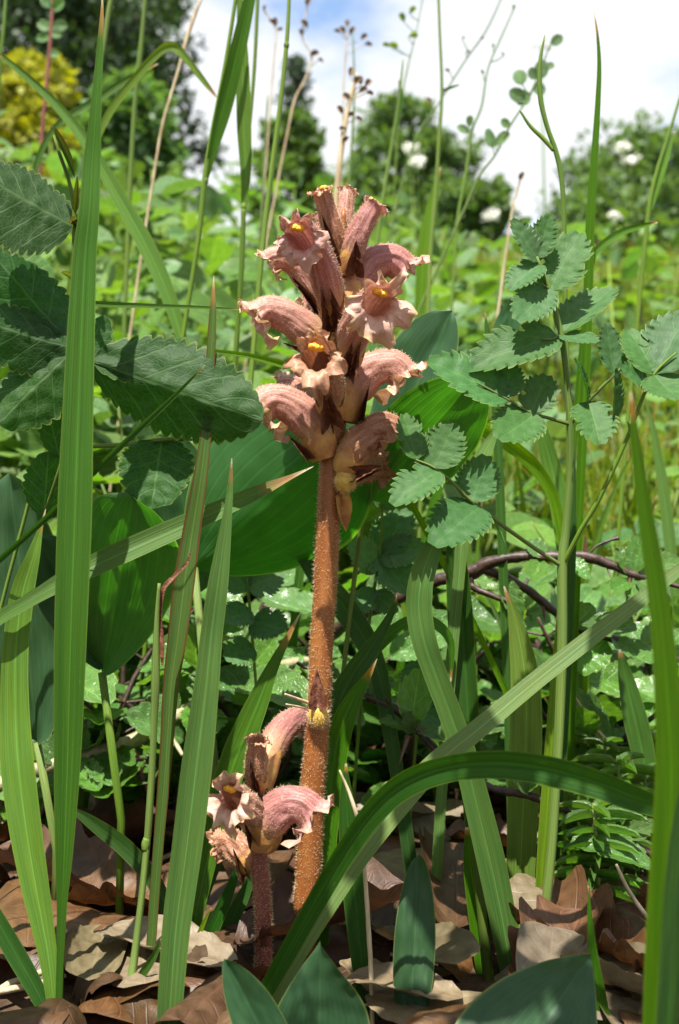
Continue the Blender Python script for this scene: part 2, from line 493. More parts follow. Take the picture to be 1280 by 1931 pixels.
def leaf_local(n, m, prof, teeth=0, amp=.1, fold=.12, curl=.0, wave=0.0, ripple=.0, seed=0, lobes=None, saw=.6, cup=0.0):
    """leaf of length 1 along +Y and full width 1 across X, normal +Z. prof(v) = half-width (0..0.5)"""
    rs = random.Random(seed); V = []; UV = []; Fc = []
    if teeth: n = 4 * teeth
    for i in range(n + 1):
        v = i / n
        for j in range(-m, m + 1):
            q = j / m
            hw = prof(v, q < 0)
            yy = v
            if teeth and 0 < i < n:
                e = abs(q) ** 3; ph = (i % 4) / 4
                if saw < 0: hw *= 1 + amp * e * (math.sin(math.pi * ph) - .5) * (1.0 + .35 * math.sin(i * 1.3 + seed))
                else:
                    hw *= 1 + amp * e * ((-.55, .05, .45, .75)[i % 4]) * (1 + .3 * math.sin(i * .9 + seed + (2 if q < 0 else 0))); yy += e * saw * (0, .25, .6, 1.3)[i % 4] / n
            if lobes:
                for (lv, ls, dep, wd) in lobes:
                    if (q < 0) == (ls < 0): hw *= 1 - dep * math.exp(-((v - lv) / wd) ** 2) * abs(q) ** .6
            x = q * hw
            z = fold * abs(x) + curl * v * v + wave * math.sin(7 * v + seed) * q * .12 + ripple * mnoise.noise(Vector((x * 9, v * 9, seed * 3.1))) - cup * (2 * x) ** 2
            V.append((x, yy, z)); UV.append(((q + 1) / 2, v))
    c = 2 * m + 1
    for i in range(n):
        for j in range(c - 1):
            a = i * c + j
            Fc.append((a, a + 1, a + c + 1, a + c))
    return V, Fc, UV

def ovate(a=.9, b=1.2, base=.02, tipw=.0):
    mx = max((v / 200) ** a * (1 - v / 200) ** b for v in range(201))
    return lambda v, left=False: max(tipw * (v > .9), .5 * (max(v, .0) ** a * max(0, 1 - v) ** b) / mx + base * (1 - v))

def place(base, tip, width, face=None, roll=0.0):
    """matrix that lays a unit leaf from base to tip with the given width, its upper side facing 'face'"""
    y = tip - base; L = y.length
    if face is None:
        face = (Vector((0, 0, CAMH)) - base).normalized() + Vector((0, 0, .35))
    yn = y.normalized(); x = yn.cross(face)
    if x.length < .05: x = Vector((1, 0, 0))
    x.normalize(); z = x.cross(yn).normalized()
    if roll:
        q = Quaternion(yn, roll); x = q @ x; z = q @ z
    m = Matrix.Identity(4)
    for i in range(3):
        m[i][0] = x[i] * width; m[i][1] = yn[i] * L; m[i][2] = z[i] * L; m[i][3] = base[i]
    return m

def xf(geo, m):
    v, f, uv = geo
    return [m @ Vector(p) for p in v], f, uv

def join(*geos):
    V, Fc, UV = [], [], []
    for v, f, uv in geos:
        o = len(V); V += list(v); UV += list(uv); Fc += [tuple(i + o for i in q) for q in f]
    return V, Fc, UV

def mass(name, tmpls, mtx_lists, mat):
    """many copies of templates merged into one mesh with numpy; tmpls = [(verts, quads, uv)], mtx_lists = [array (k,4,4)]"""
    VV, FF, UU = [], [], []; off = 0
    for (v, f, uv), ms in zip(tmpls, mtx_lists):
        ms = np.asarray(ms, float)
        if len(ms) == 0: continue
        v = np.asarray([tuple(p) for p in v]); f = np.asarray(f); k, n = len(ms), len(v)
        vv = np.einsum('kij,nj->kni', ms[:, :3, :3], v) + ms[:, None, :3, 3]
        VV.append(vv.reshape(-1, 3)); UU.append(np.tile(np.asarray(uv), (k, 1)))
        FF.append((f[None] + (np.arange(k) * n)[:, None, None]).reshape(-1, f.shape[1]) + off); off += k * n
    V = np.concatenate(VV); U = np.concatenate(UU); Q = np.concatenate(FF)
    me = bpy.data.meshes.new(name)
    me.vertices.add(len(V)); me.vertices.foreach_set('co', V.astype(np.float32).ravel())
    me.loops.add(Q.size); me.loops.foreach_set('vertex_index', Q.astype(np.int32).ravel())
    me.polygons.add(len(Q))
    me.polygons.foreach_set('loop_start', (np.arange(len(Q)) * Q.shape[1]).astype(np.int32))
    lay = me.uv_layers.new(name='UVMap'); lay.data.foreach_set('uv', U[Q.ravel()].astype(np.float32).ravel())
    me.polygons.foreach_set('use_smooth', np.ones(len(Q), bool))
    me.materials.append(M[mat]); me.update(calc_edges=True); me.validate()
    return me

# phrases that say beside what a small thing stands
LAND = [(120, .27, 'under the broad dusty blade'), (40, .28, 'under the pale-tipped blade'), (250, .28, 'around the jointed yellow-green stem'), (335, .265, 'at the foot of the wide blue-green blade'), (440, .285, 'beside the short flower spike'),
        (575, .295, 'at the foot of the tall flower spike'), (690, .27, 'by the upright straw stalk'), (800, .285, 'behind the lance-shaped leaf'), (950, .29, 'at the foot of the S-curved blade'), (1025, .30, 'at the foot of the toothed herb stalk'),
        (1140, .32, 'by the feathery seedlings'), (1240, .28, 'behind the thick blurred blade'), (900, .36, 'under the low thorny twig'), (120, .37, 'under the pale branch'), (330, .37, 'under the pale branch behind the wide blade'), (600, .40, 'in the shade behind the tall flower stem'),
        (150, .50, 'deep in the shade beyond the pale branch'), (450, .50, 'deep in the shade beyond the short spike'), (760, .48, 'deep in the shade beyond the low thorny twig'), (1060, .48, 'deep in the shade beyond the toothed herb'), (1250, .45, 'deep in the shade beyond the feathery seedlings'), (640, .57, 'deep in the shade where the slope begins')]
def near_phrase(x, y):
    return min(LAND, key=lambda l: ((l[0] - CX) / F * l[1] - x) ** 2 + (l[1] - y) ** 2)[2]
BEHIND = [(-60, 'outermost blades beside the big serrated leaf'), (60, 'pale-tipped blade'), (170, 'broad dusty blade'), (290, 'jointed yellow-green stem'), (370, 'splitting brown-edged blade'), (450, 'wide blue-green blade'), (550, 'short flower spike'), (650, 'tall flower stem'), (740, 'blade with a white tip'),
          (850, 'S-curved blade'), (960, 'brown-blotched blade'), (1040, 'toothed herb stalk'), (1130, 'dark thorny twig'), (1230, 'thick blurred blade'), (9999, 'last blades beside the thick blurred blade')]
def behind_phrase(px): return next(p for l, p in BEHIND if px <= l)
LAND += [(-260, .35, 'out beyond the pale-tipped blade'), (1560, .35, 'out beyond the thick blurred blade')]
SLOPE = [(70, 'big serrated leaf'), (190, 'broad dusty blade'), (300, 'leaning soft-focus blade'), (400, 'stem with the peeling leaf'), (480, 'upright-bladed stem'), (560, 'jointed green stem'), (700, 'flower spike'), (800, 'folded broad leaves'), (920, 'bud-bearing wiry stalk'), (1020, 'toothed leaflets'), (1120, 'tall slender blade'), (1200, 'sideways-curving blade'), (9999, 'leaning stem by the sky')]
def slope_phrase(px): return next(p for l, p in SLOPE if px <= l)

# ------------------------------------------------------------------ terrain: one sheet to the horizon
def terrain():
    t = np.linspace(-1, 1, 121); xs = np.sign(t) * (np.exp(np.abs(t) * 6.2) - 1) / (math.exp(6.2) - 1) * 400
    t2 = np.linspace(0, 1, 190); ys = -2.0 + 2.0 * np.minimum(1, t2 / .1) + np.where(t2 > .1, (np.exp((t2 - .1) / .9 * 6.6) - 1) / (math.exp(6.6) - 1) * 700, 0)
    V = [(x, y, H(x, y)) for y in ys for x in xs]; nx = len(xs)
    Fc = [(i * nx + j, i * nx + j + 1, (i + 1) * nx + j + 1, (i + 1) * nx + j) for i in range(len(ys) - 1) for j in range(nx - 1)]
    o = bpy.data.objects.new('ground', raw('ground', V, Fc, 'ground'))
    COL.objects.link(o)
    tag(o, 'sloping meadow ground, bare soil in front', None, None, 'structure')
terrain()

# ------------------------------------------------------------------ leaf templates shared by many plants
def T(name, geo, mat): return raw(name, geo[0], geo[1], mat, geo[2])
G_UMB = [leaf_local(0, 5, ovate(.45, .62, .05), teeth=10, amp=.17, fold=.14, curl=c, ripple=.02, seed=i, saw=1.6,
                    lobes=lb) for i, (c, lb) in enumerate([(-.10, None), (.08, [(.38, -1, .45, .07)]), (-.2, [(.33, 1, .4, .07)]),
                                                         (-.05, [(.35, -1, .4, .06), (.5, 1, .35, .06)]), (.12, None)])]
L_UMB = [T('umbel_leaflet', g, 'umbel') for g in G_UMB]
G_HAW = [leaf_local(0, 4, ovate(.8, .7, .04), teeth=7, amp=.10, fold=.25, curl=c, ripple=.04, seed=20 + i, saw=.8) for i, c in enumerate((-.25, .1, -.05, .2))]
L_HAW = [T('shrub_leaf', g, 'haw') for g in G_HAW]
G_OV = [leaf_local(9, 3, ovate(.6, .6, .03), fold=.2, curl=c, ripple=.05, seed=40 + i) for i, c in enumerate((-.2, .1, .0))]
L_OV = [T('oval_leaflet', g, 'vetch') for g in G_OV]
L_OVL = [T('oval_leaflet', g, 'herb_lime') for g in G_OV]
G_QUAD = [leaf_local(2, 1, ovate(.7, .7, .12), fold=.25, curl=-.15, seed=3), leaf_local(2, 1, ovate(.7, .7, .15), fold=-.2, curl=.15, seed=5)]

def rnd_unit(zmin=-1.0):
    while True:
        v = Vector((random.uniform(-1, 1), random.uniform(-1, 1), random.uniform(-1, 1)))
        if .05 < v.length < 1:
            v.normalize()
            if v.z >= zmin: return v

def leaf_mtx(p, dirv, nrm, L, W):
    m = place(Vector(p), Vector(p) + Vector(dirv).normalized() * L, W, Vector(nrm))
    return m

# ------------------------------------------------------------------ far trees and shrubs
def tree(name, label, cat, x, y, height, spread, mat, nclump, nleaf, leaf, crown0=.3, conifer=False, group=None, trunk_r=.12):
    base = Vector((x, y, H(x, y)))
    t = thing(name, base, label, cat, group)
    tp = [base + Vector((0, 0, -.1))]
    for i in range(1, 7):
        tp.append(base + Vector((random.uniform(-.06, .06) * height * .3, random.uniform(-.06, .06) * height * .3, height * .93 * i / 6)))
    geos = [tube_geo(tp, [trunk_r * (1 - .85 * i / 6) for i in range(7)], 8)]
    ms = [[], []]
    for c in range(nclump):
        f = crown0 + (1 - crown0) * (c + random.random()) / nclump
        env = spread * ((1 - (f - crown0) / (1 - crown0)) ** .75 + .06 if conifer else math.sqrt(max(.02, 1 - ((f - .58) / .47) ** 2)))
        an = random.uniform(0, 6.283); rr = env * math.sqrt(random.uniform(.12, 1))
        cen = base + Vector((math.cos(an) * rr, math.sin(an) * rr, f * height))
        at = tp[min(6, max(1, int(f * 6)))]
        mid = (at + cen) / 2 + Vector((0, 0, -.04 * height if conifer else .03 * height))
        geos.append(tube_geo([at, mid, cen], [trunk_r * .3, trunk_r * .18, trunk_r * .06], 5, cap=False))
        cs = spread * random.uniform(.2, .36)
        for k in range(nleaf):
            d = rnd_unit(); q = cen + Vector((d.x, d.y, d.z * (.35 if conifer else .75))) * cs * random.random() ** .45
            L = leaf * random.uniform(.6, 1.3)
            ms[k % 2].append(np.array(leaf_mtx(q, d + rnd_unit() * .8, d + Vector((0, 0, .8)) + rnd_unit() * .5, L, L * (.35 if conifer else .62))))
    part('trunk', join(*geos), 'trunk', t)
    me = mass('crown', G_QUAD, ms, mat)
    me.transform(Matrix.Translation(-base))
    o = bpy.data.objects.new('crown', me); COL.objects.link(o); o.parent = t
    return t

def tree_px(name, label, px, ytop, d, halfw_px, mat, nclump=60, nleaf=90, leaf=.13, cat='tree', **kw):
    p = P(px, ytop, d)
    g = H(p.x, d)
    return tree(name, label, cat, p.x, d, p.z - g, halfw_px * d / F, mat, nclump, nleaf, leaf, **kw)

tree_px('broadleaf_tree', 'rounded green tree behind the hilltop, right of the gap of open sky', 1200, 262, 24, 165, 'tree_leaf', 110, 110, .14, crown0=.25)
tree_px('broadleaf_tree', 'small round tree at the edge of the open sky gap, beside the larger tree', 1105, 300, 27, 62, 'tree_leaf', 60, 80, .14, crown0=.3)
tree_px('broadleaf_tree', 'tallest rounded tree on the hilltop behind the flower spike', 755, 205, 22, 112, 'tree_leaf', 100, 100, .13, crown0=.25)
tree_px('broadleaf_tree', 'low spreading tree on the hilltop between tallest tree and sky gap', 850, 268, 20, 92, 'tree_leaf', 80, 90, .12, crown0=.25)
tree_px('conifer_tree', 'slender dark conifer standing alone against the cloud', 557, 112, 30, 66, 'pine_leaf', 70, 60, .16, crown0=.35, conifer=True)
tree_px('dark_tree', 'large dark tree behind the yellow bush on the slope', 90, -70, 14, 215, 'pine_leaf', 150, 120, .10, crown0=.3, trunk_r=.2)
tree_px('dark_tree', 'dark open-crowned tree with sky showing through, beside the larger dark tree', 285, -60, 17, 120, 'pine_leaf', 70, 75, .11, crown0=.38, trunk_r=.15)
tree_px('shrub', 'bright yellow flowering bush in the meadow', 35, 112, 4.2, 105, 'yellow_leaf', 60, 80, .04, cat='shrub', crown0=.15, trunk_r=.02)
tree_px('shrub', 'grey-green leafy shrub rising from the meadow below the dark trees', 235, 175, 5.0, 110, 'vetch', 60, 90, .05, cat='shrub', crown0=.1, trunk_r=.02)
tree_px('shrub', 'leafy shrub in the meadow below the lone conifer', 545, 235, 6.0, 75, 'tree_leaf', 50, 80, .05, cat='shrub', crown0=.1, trunk_r=.02)
tree_px('shrub', 'dark green shrub at the foot of the hilltop trees', 700, 330, 8.5, 70, 'tree_leaf', 50, 80, .07, cat='shrub', crown0=.1, trunk_r=.03)
tree_px('shrub', 'low round shrub on the ridge below the small round tree', 1150, 385, 10.5, 95, 'tree_leaf', 60, 80, .08, cat='shrub', crown0=.1, trunk_r=.03)
tree_px('shrub', 'olive shrub on the ridge left of the sky gap', 890, 345, 10, 70, 'tree_leaf', 50, 80, .08, cat='shrub', crown0=.1, trunk_r=.03)

def skyline(px):
    """photograph row the meadow plants reach up to"""
    return float(np.interp(px, (0, 150, 330, 480, 640, 760, 900, 1020, 1280), (215, 235, 270, 310, 330, 370, 400, 425, 415)))

# ------------------------------------------------------------------ meadow: uncountable grass and ground-cover leaves
def meadow():
    gt = []
    for s in range(3):                                       # three bent blades, length 1 along +Z
        V, UV, Fc = [], [], []
        for i in range(6):
            f = i / 5; b = (.12, .35, .6)[s]
            for q in (-1, 0, 1):
                V.append((q * .5 * (1 - f) ** .6, b * f * f, f * (1 - .25 * b * f) + .0))
                UV.append(((q + 1) / 2, f))
        for i in range(5):
            for j in range(2): a = i * 3 + j; Fc.append((a, a + 1, a + 4, a + 3))
        gt.append((V, Fc, UV))
    ms = [[], [], []]
    for k in range(40000):
        d = .62 * math.exp(random.random() ** .85 * math.log(13.5 / .62))
        x = random.uniform(-.68, .68) * d
        if k % 4 == 0: x = random.uniform(.04, .45) * d
        p = Vector((x, d, H(x, d) - .01)); L = random.uniform(.10, .24) * min(1.5, .55 + .35 * d); w = L * random.uniform(.018, .04) * (1 + d * .12)
        rz = random.uniform(0, 6.283); tl = random.gauss(0, .16)
        m = Matrix.Translation(p) @ Matrix.Rotation(rz, 4, 'Z') @ Matrix.Rotation(tl, 4, 'X') @ Matrix.Diagonal((w, L, L, 1))
        ms[k % 3].append(np.array(m))
    o = bpy.data.objects.new('meadow_grass', mass('meadow_grass', gt, ms, 'meadow_grass')); COL.objects.link(o)
    tag(o, 'blurred green grass covering the slope behind the flower spikes', 'grass', None, 'stuff')
    for nm, mat, cnt, lab in (('ground_cover', 'vetch', 23000, 'mass of small bluish-green herb leaves covering the slope'),
                              ('ground_cover', 'herb_lime', 23000, 'mass of small yellow-green herb leaves covering the slope')):
        ms = [[], [], []]; k = 0
        while k < cnt:
            d = .60 * math.exp(random.random() ** .8 * math.log(13.5 / .60)); x = random.uniform(-.68, .68) * d
            if mnoise.noise(Vector((x * 3 / math.sqrt(d), d * 2.2 / math.sqrt(d), 2.0 if mat == 'vetch' else 8.0))) < (-.08 if x / d < .10 or mat != 'vetch' else .22): continue
            px = CX + x / d * F
            hz = max(.01, min(.16 + .15 * d, P(0, random.uniform(skyline(px), 1000), d).z - H(x, d))) * random.uniform(.25, 1)
            sz = random.uniform(.6, 1.5) * (.65 if x / d > .12 else 1)
            for j in range(7):
                p = Vector((x + random.gauss(0, .03), d + random.gauss(0, .03), H(x, d) + hz * random.uniform(.75, 1.1)))
                L = random.uniform(.012, .026) * (1 + .20 * d) * sz
                ms[k % 3].append(np.array(leaf_mtx(p, rnd_unit(-.4), Vector((0, -.5, 1)) + rnd_unit() * .8, L, L * random.uniform(.55, .75))))
                k += 1
        o = bpy.data.objects.new(nm, mass(nm, G_OV, ms, mat)); COL.objects.link(o)
        tag(o, lab, 'ground cover', None, 'stuff')
meadow()

# ------------------------------------------------------------------ herbs on the slope, one by one
def herb_near(x, y, h, leafset, label, group, nlev=7, L0=.022, cat='herb'):
    base = Vector((x, y, H(x, y) - .003)); t = thing('leafy_herb', base, label, cat, group)
    lean = Vector((random.uniform(-.25, .25), random.uniform(-.2, .2), 0))
    sp = [base + lean * h * f * f + Vector((0, 0, h * f)) for f in (0, .2, .4, .6, .8, 1)]
    gs = [tube_geo(sp, [.0011 * (1 - .6 * f) for f in (0, .2, .4, .6, .8, 1)], 6)]
    mts = []
    for i in range(nlev):
        f = .25 + .75 * (i + .5) / nlev; a = i * 2.4 + random.uniform(-.4, .4)
        b = base + lean * h * f * f + Vector((0, 0, h * f))
        o = Vector((math.cos(a), math.sin(a), random.uniform(.1, .6))).normalized()
        pl = random.uniform(.018, .035) * (1.1 - .4 * f)
        e = b + o * pl
        gs.append(tube_geo([b, (b + e) / 2 + Vector((0, 0, .002)), e], [.0005, .0004, .0003], 5, cap=False))
        L = L0 * random.uniform(.8, 1.25); s = o.cross(Vector((0, 0, 1))).normalized()
        for dv in (o, o * .5 + s, o * .5 - s):
            mts.append(leaf_mtx(e, dv + Vector((0, 0, random.uniform(-.25, .25))), Vector((0, -.35, 1)) + rnd_unit() * .4, L, L * .72))
    part('stem', join(*gs), 'culm', t)
    for m in mts: inst('leaf', random.choice(leafset), m, t)
    return t

k = 0
while k < 84:
    d = .5 * math.exp(random.random() * math.log(2.4 / .5)); px = random.uniform(-60, 1340); x = (px - CX) / F * d
    sk = skyline(px); lo = sk if d > 1.1 else (sk + 110 if d > .8 else 720)
    top = P(0, random.uniform(lo, lo + 330), d).z
    h = max(.05, min(.55, top - H(x, d)))
    bl = random.random() < (.6 if px < 850 else .25)
    if px > 900 and random.random() < .45: k += 1; continue
    herb_near(x, d, h, L_OV if bl else L_OVL,
              ('tall ' if h > .25 else 'short ') + ('bluish' if bl else 'yellow-green') + ' three-leafleted herb blurred ' + ('far up the slope' if d > 1.2 else 'low on the slope') + ' behind the ' + slope_phrase(px),
              'bluish herbs on the slope' if bl else 'yellow-green herbs on the slope', nlev=random.randint(6, 10) + int(h * 14), L0=random.uniform(.018, .030) * (1 + .15 * d))
    k += 1

def herb_far_mesh(seed, mat):
    random.seed(seed); ms = [[], [], []]; h = 1.0
    for i in range(26):
        f = random.random() ** .7; a = random.uniform(0, 6.283)
        o = Vector((math.cos(a), math.sin(a), .3)) * random.uniform(.03, .16)
        p = Vector((o.x, o.y, f * h + .02)); L = random.uniform(.07, .13)
        ms[i % 3].append(np.array(leaf_mtx(p, o + Vector((0, 0, random.uniform(-.05, .1))), Vector((0, -.3, 1)) + rnd_unit() * .5, L, L * .65)))
    return mass('foliage', G_OV, ms, mat)
FAR_STEM = raw('stem', *(lambda g: (g[0], g[1], 'culm', g[2]))(tube_geo([Vector((0, 0, -.02)), Vector((.02, 0, .5)), Vector((0, .01, 1.0))], [.01, .008, .003], 6)))
FARH = [herb_far_mesh(s, m) for s, m in ((1, 'vetch'), (2, 'vetch'), (3, 'herb_lime'), (4, 'tree_leaf'))]
random.seed(5)
for k in range(120):
    d = 1.2 * math.exp(random.random() * math.log(7.0 / 1.2)); x = random.uniform(-.33, .33) * d; w = k % 4
    px = CX + x / d * F; h = max(.12, min(.55, P(0, random.uniform(skyline(px), skyline(px) + 260), d).z - H(x, d)))
    b = Vector((x, d, H(x, d) - .01)); o = thing('leafy_herb', b, None, None)
    tm = (Matrix.Translation((x, d, H(x, d) - .01)) @ Matrix.Rotation(random.uniform(0, 6.28), 4, 'Z') @ Matrix.Rotation(random.gauss(0, .12), 4, 'X') @ Matrix.Scale(h, 4))
    inst('stem', FAR_STEM, tm, o); inst('foliage', FARH[w], tm, o)['kind'] = 'stuff'
    tag(o, ('pale bluish', 'pale bluish', 'lime-green', 'dark green')[w] + ' bushy herb ' + ('high up' if d > 3 else 'partway up') + ' the blurred slope behind the ' + slope_phrase(px), 'herb',
        ('distant bluish herbs', 'distant bluish herbs', 'distant lime herbs', 'distant dark herbs')[w])
# white umbels far up the slope
for px, py, d in ((1175, 283, 6.0), (1190, 305, 6.2), (1020, 85, 2.4), (1160, 410, 5.0), (925, 410, 6.5), (775, 285, 5.5), (785, 310, 5.6), (980, 395, 7)):
    p = P(px, py, d); b = Vector((p.x, p.y + .02, H(p.x, p.y + .02)))
    t = thing('umbel_flower', b, 'small white flower head on a thin stalk far behind the ' + slope_phrase(px), 'flower', 'white flower heads up the slope')
    part('stalk', tube_geo([b, (b + p) / 2 + Vector((.01, 0, 0)), p], [.003, .0025, .0015], 6), 'culm', t)
    ms = [[], []]
    for j in range(40):
        o = rnd_unit(); q = p + Vector((o.x * .03, o.y * .03, abs(o.z) * .008 + random.choice((0, .015)))) * (d / 5)
        ms[j % 2].append(np.array(leaf_mtx(q, rnd_unit(), Vector((0, -.3, 1)) + rnd_unit() * .4, .02 * d / 5, .016 * d / 5)))
    me = mass('flower_head', G_QUAD, ms, 'white_petal'); me.transform(Matrix.Translation(-b))
    o = bpy.data.objects.new('flower_head', me); COL.objects.link(o); o.parent = t

# ------------------------------------------------------------------ leaf litter
def litter_geo(seed, oak):
    rs = random.Random(seed)
    def prof(v, left=False):
        b = .5 * (v ** .55 * (1 - v) ** .45) / .5
        return b * (1 - (.24 if oak else .03) * (.5 + .5 * math.cos(v * 6.283 * 4 + (.9 if left else 0)))) + .012
    v, f, uv = leaf_local(26, 7, prof, fold=rs.uniform(-.2, .3), curl=rs.uniform(-.3, .3), ripple=.05, seed=seed, cup=rs.uniform(-.4, .5))
    a = rs.uniform(-1.2, 1.2)
    res = []
    for p in v:                                           # roll the sides up as dry leaves do
        x, y, z = p; k = x * 2 * a
        res.append((x * math.cos(k * .7), y, z + x * math.sin(k) + .09 * mnoise.noise(Vector((x * 2.4, y * 2.4, seed)))))
    return res, f, uv
LIT = [T('dry_leaf', litter_geo(60 + i, i % 2 == 0), 'litter') for i in range(6)]
LITP = [T('dry_leaf', litter_geo(80 + i, False), 'litter_pale') for i in range(3)]
def litter(x, y, L, pale, z=.0, rz=None, tilt=None):
    m = Matrix.Translation((x, y, H(x, y) + .004 + z)) @ Matrix.Rotation(random.uniform(0, 6.283) if rz is None else rz, 4, 'Z') @ Matrix.Rotation(random.gauss(.0, .12) if tilt is None else tilt, 4, 'X') @ Matrix.Rotation(random.gauss(0, .15), 4, 'Y') @ Matrix.Diagonal((L * .62, L, L * .5, 1))
    o = inst('dry_leaf', random.choice(LITP if pale else LIT), m)
    tag(o, ('tiny ' if L < .025 else 'small ' if L < .031 else 'large ' if L > .037 else 'mid-sized ') + ('pale beige' if pale else 'russet-brown') + ' dry leaf lying ' + near_phrase(x, y), 'dry leaf', 'pale dry leaves on the soil' if pale else 'brown dry leaves on the soil')
for k in range(215):
    d = random.uniform(.24, .60); x = random.uniform(-.33, .33) * d if k < 170 else random.uniform(.33, .75) * d * random.choice((-1, 1))
    pale = random.random() < (.45 if x > .01 else .1)
    litter(x, d, random.uniform(.020, .042), pale, z=random.uniform(0, .008))
for px, py, L, pale in ((250, 1640, .05, 0), (190, 1700, .055, 0), (260, 1760, .055, 0), (180, 1830, .05, 0), (300, 1850, .05, 0), (60, 1680, .05, 0), (440, 1860, .05, 0), (50, 1850, .05, 0),
                        (705, 1680, .042, 1), (720, 1610, .035, 1), (850, 1650, .045, 1), (860, 1820, .05, 0), (740, 1800, .045, 1), (800, 1560, .035, 0), (1160, 1820, .045, 0), (1180, 1900, .045, 0),
                        (860, 1560, .035, 0), (690, 1500, .03, 0), (720, 1470, .03, 1), (400, 1800, .05, 0), (440, 1900, .04, 1)):
    d = CAMH * F / (py - CY); p = P(px, py, d)
    litter(p.x, p.y, L, pale, .006, tilt=random.uniform(0, .15))
for k in range(34):
    d = random.uniform(.27, .5); x = random.uniform(-.3, .3) * d; a = random.uniform(0, 3.14); L = random.uniform(.008, .026)
    b = Vector((x, d, H(x, d) + .006)); o = Vector((math.cos(a), math.sin(a) * .6, random.uniform(-.02, .12))) * L
    solo('dry_stalk', tube_geo([b - o, b - o * .3 + Vector((0, 0, .001)), b + o * .4, b + o], [.0007, .0009, .0008, .0005], 6), 'dry', b, ('short ' if L < .016 else 'long ') + ('level' if abs(math.cos(a)) > .7 else 'slanting') + ' fallen straw stalk lying ' + near_phrase(x, d), 'stalk', 'fallen dry stalks')

# ------------------------------------------------------------------ low shrubby undergrowth between the traced plants
def sprig(x, y, h, label, group, n=9, lset=L_HAW, L0=.02, lean=None, ar=.62):
    base = Vector((x, y, H(x, y) - .003)); t = thing('shrub_sprig', base, label, 'shrub', group)
    lean = lean or Vector((random.uniform(-.8, .8), random.uniform(-.4, .4), 0))
    def at(f): return base + lean * h * (f ** 1.4) + Vector((0, 0, h * f)) + Vector((.004 * math.sin(9 * f + x * 90), 0, 0))
    sp = [at(f / 7) for f in range(8)]
    gs = [tube_geo(sp, [.0016 * (1 - .65 * f / 7) for f in range(8)], 6, bumps=.2)]; mts = []
    for i in range(n):
        f = .22 + .78 * (i + .6) / n; b = at(f)
        for q in range(2):
            a = i * 2.3 + q * 2.1 + random.uniform(-.5, .5)
            o = Vector((math.cos(a), math.sin(a) * .8, random.uniform(-.1, .5))).normalized()
            e = b + o * random.uniform(.003, .009)
            gs.append(tube_geo([b, e], [.0005, .0004], 5, cap=False))
            L = L0 * random.uniform(.65, 1.3)
            mts.append(leaf_mtx(e, o + Vector((0, 0, random.uniform(-.35, .2))), Vector((0, -.45, 1)) + rnd_unit() * .55, L, L * ar))
    part('stem', join(*gs), 'bark', t)
    for m in mts: inst('leaf', random.choice(lset), m, t)
for k in range(92):
    px = random.uniform(-60, 1340) if k < 76 else random.choice((random.uniform(-520, -60), random.uniform(1340, 1800))); d = random.uniform(.37, .58)
    py = random.uniform(1060, 1400)
    p = P(px, py, d); x = p.x; h = max(.02, p.z - H(x, d))
    sprig(x, d, h, ('taller ' if h > .07 else 'low ') + 'glossy small-leaved shrub sprig ' + ('far ' if d > .48 else 'close ') + 'behind the ' + behind_phrase(px), 'undergrowth sprigs', n=random.randint(4, 7), L0=random.uniform(.016, .025))
for k in range(20):
    px = random.uniform(-60, 1340); d = random.uniform(.48, .66); py = random.uniform(930, 1150)
    p = P(px, py, d); h = max(.02, p.z - H(p.x, d))
    herb_near(p.x, d, h, L_UMB, ('taller ' if h > .09 else 'low ') + 'toothed-leaf herb ' + ('far ' if d > .51 else 'close ') + 'behind the ' + behind_phrase(px), 'toothed herbs in the undergrowth', nlev=random.randint(4, 6), L0=random.uniform(.018, .026))
# fine-leaved seedlings on the right
G_ND = leaf_local(6, 1, ovate(.4, .5, .1), fold=.3, curl=-.15, seed=1)
L_ND = [T('needle_leaf', G_ND, 'haw')]
for px, d, h in ((1120, .315, .040), (1165, .33, .050), (1090, .345, .035), (1215, .34, .045), (1140, .36, .05)):
    x = (px - CX) / F * d
    base = Vector((x, d, H(x, d) - .002)); t = thing('needle_seedling', base, {1120: 'short feathery dark seedling closest to the slim pointed blade', 1165: 'tall feathery seedling below the glossy twig leaf', 1090: 'smallest feathery seedling near the toothed herb stalk', 1215: 'feathery seedling half behind the thick blurred blade', 1140: 'feathery seedling behind the others, under the thorny twig'}[px], 'seedling', 'feathery seedlings')
    gs = [tube_geo([base, base + Vector((.001, 0, h * .5)), base + Vector((0, 0, h))], [.001, .0008, .0005], 6)]; mts = []
    for i in range(15):
        f = .25 + .75 * i / 15
        for q in range(3):
            a = i * 1.1 + q * 2.09; o = Vector((math.cos(a), math.sin(a), .15))
            mts.append(leaf_mtx(base + Vector((0, 0, h * f)), o, Vector((0, 0, 1)), random.uniform(.010, .015), .0018))
    part('stem', join(*gs), 'culm', t)
    for m in mts: inst('leaf', L_ND[0], m, t)

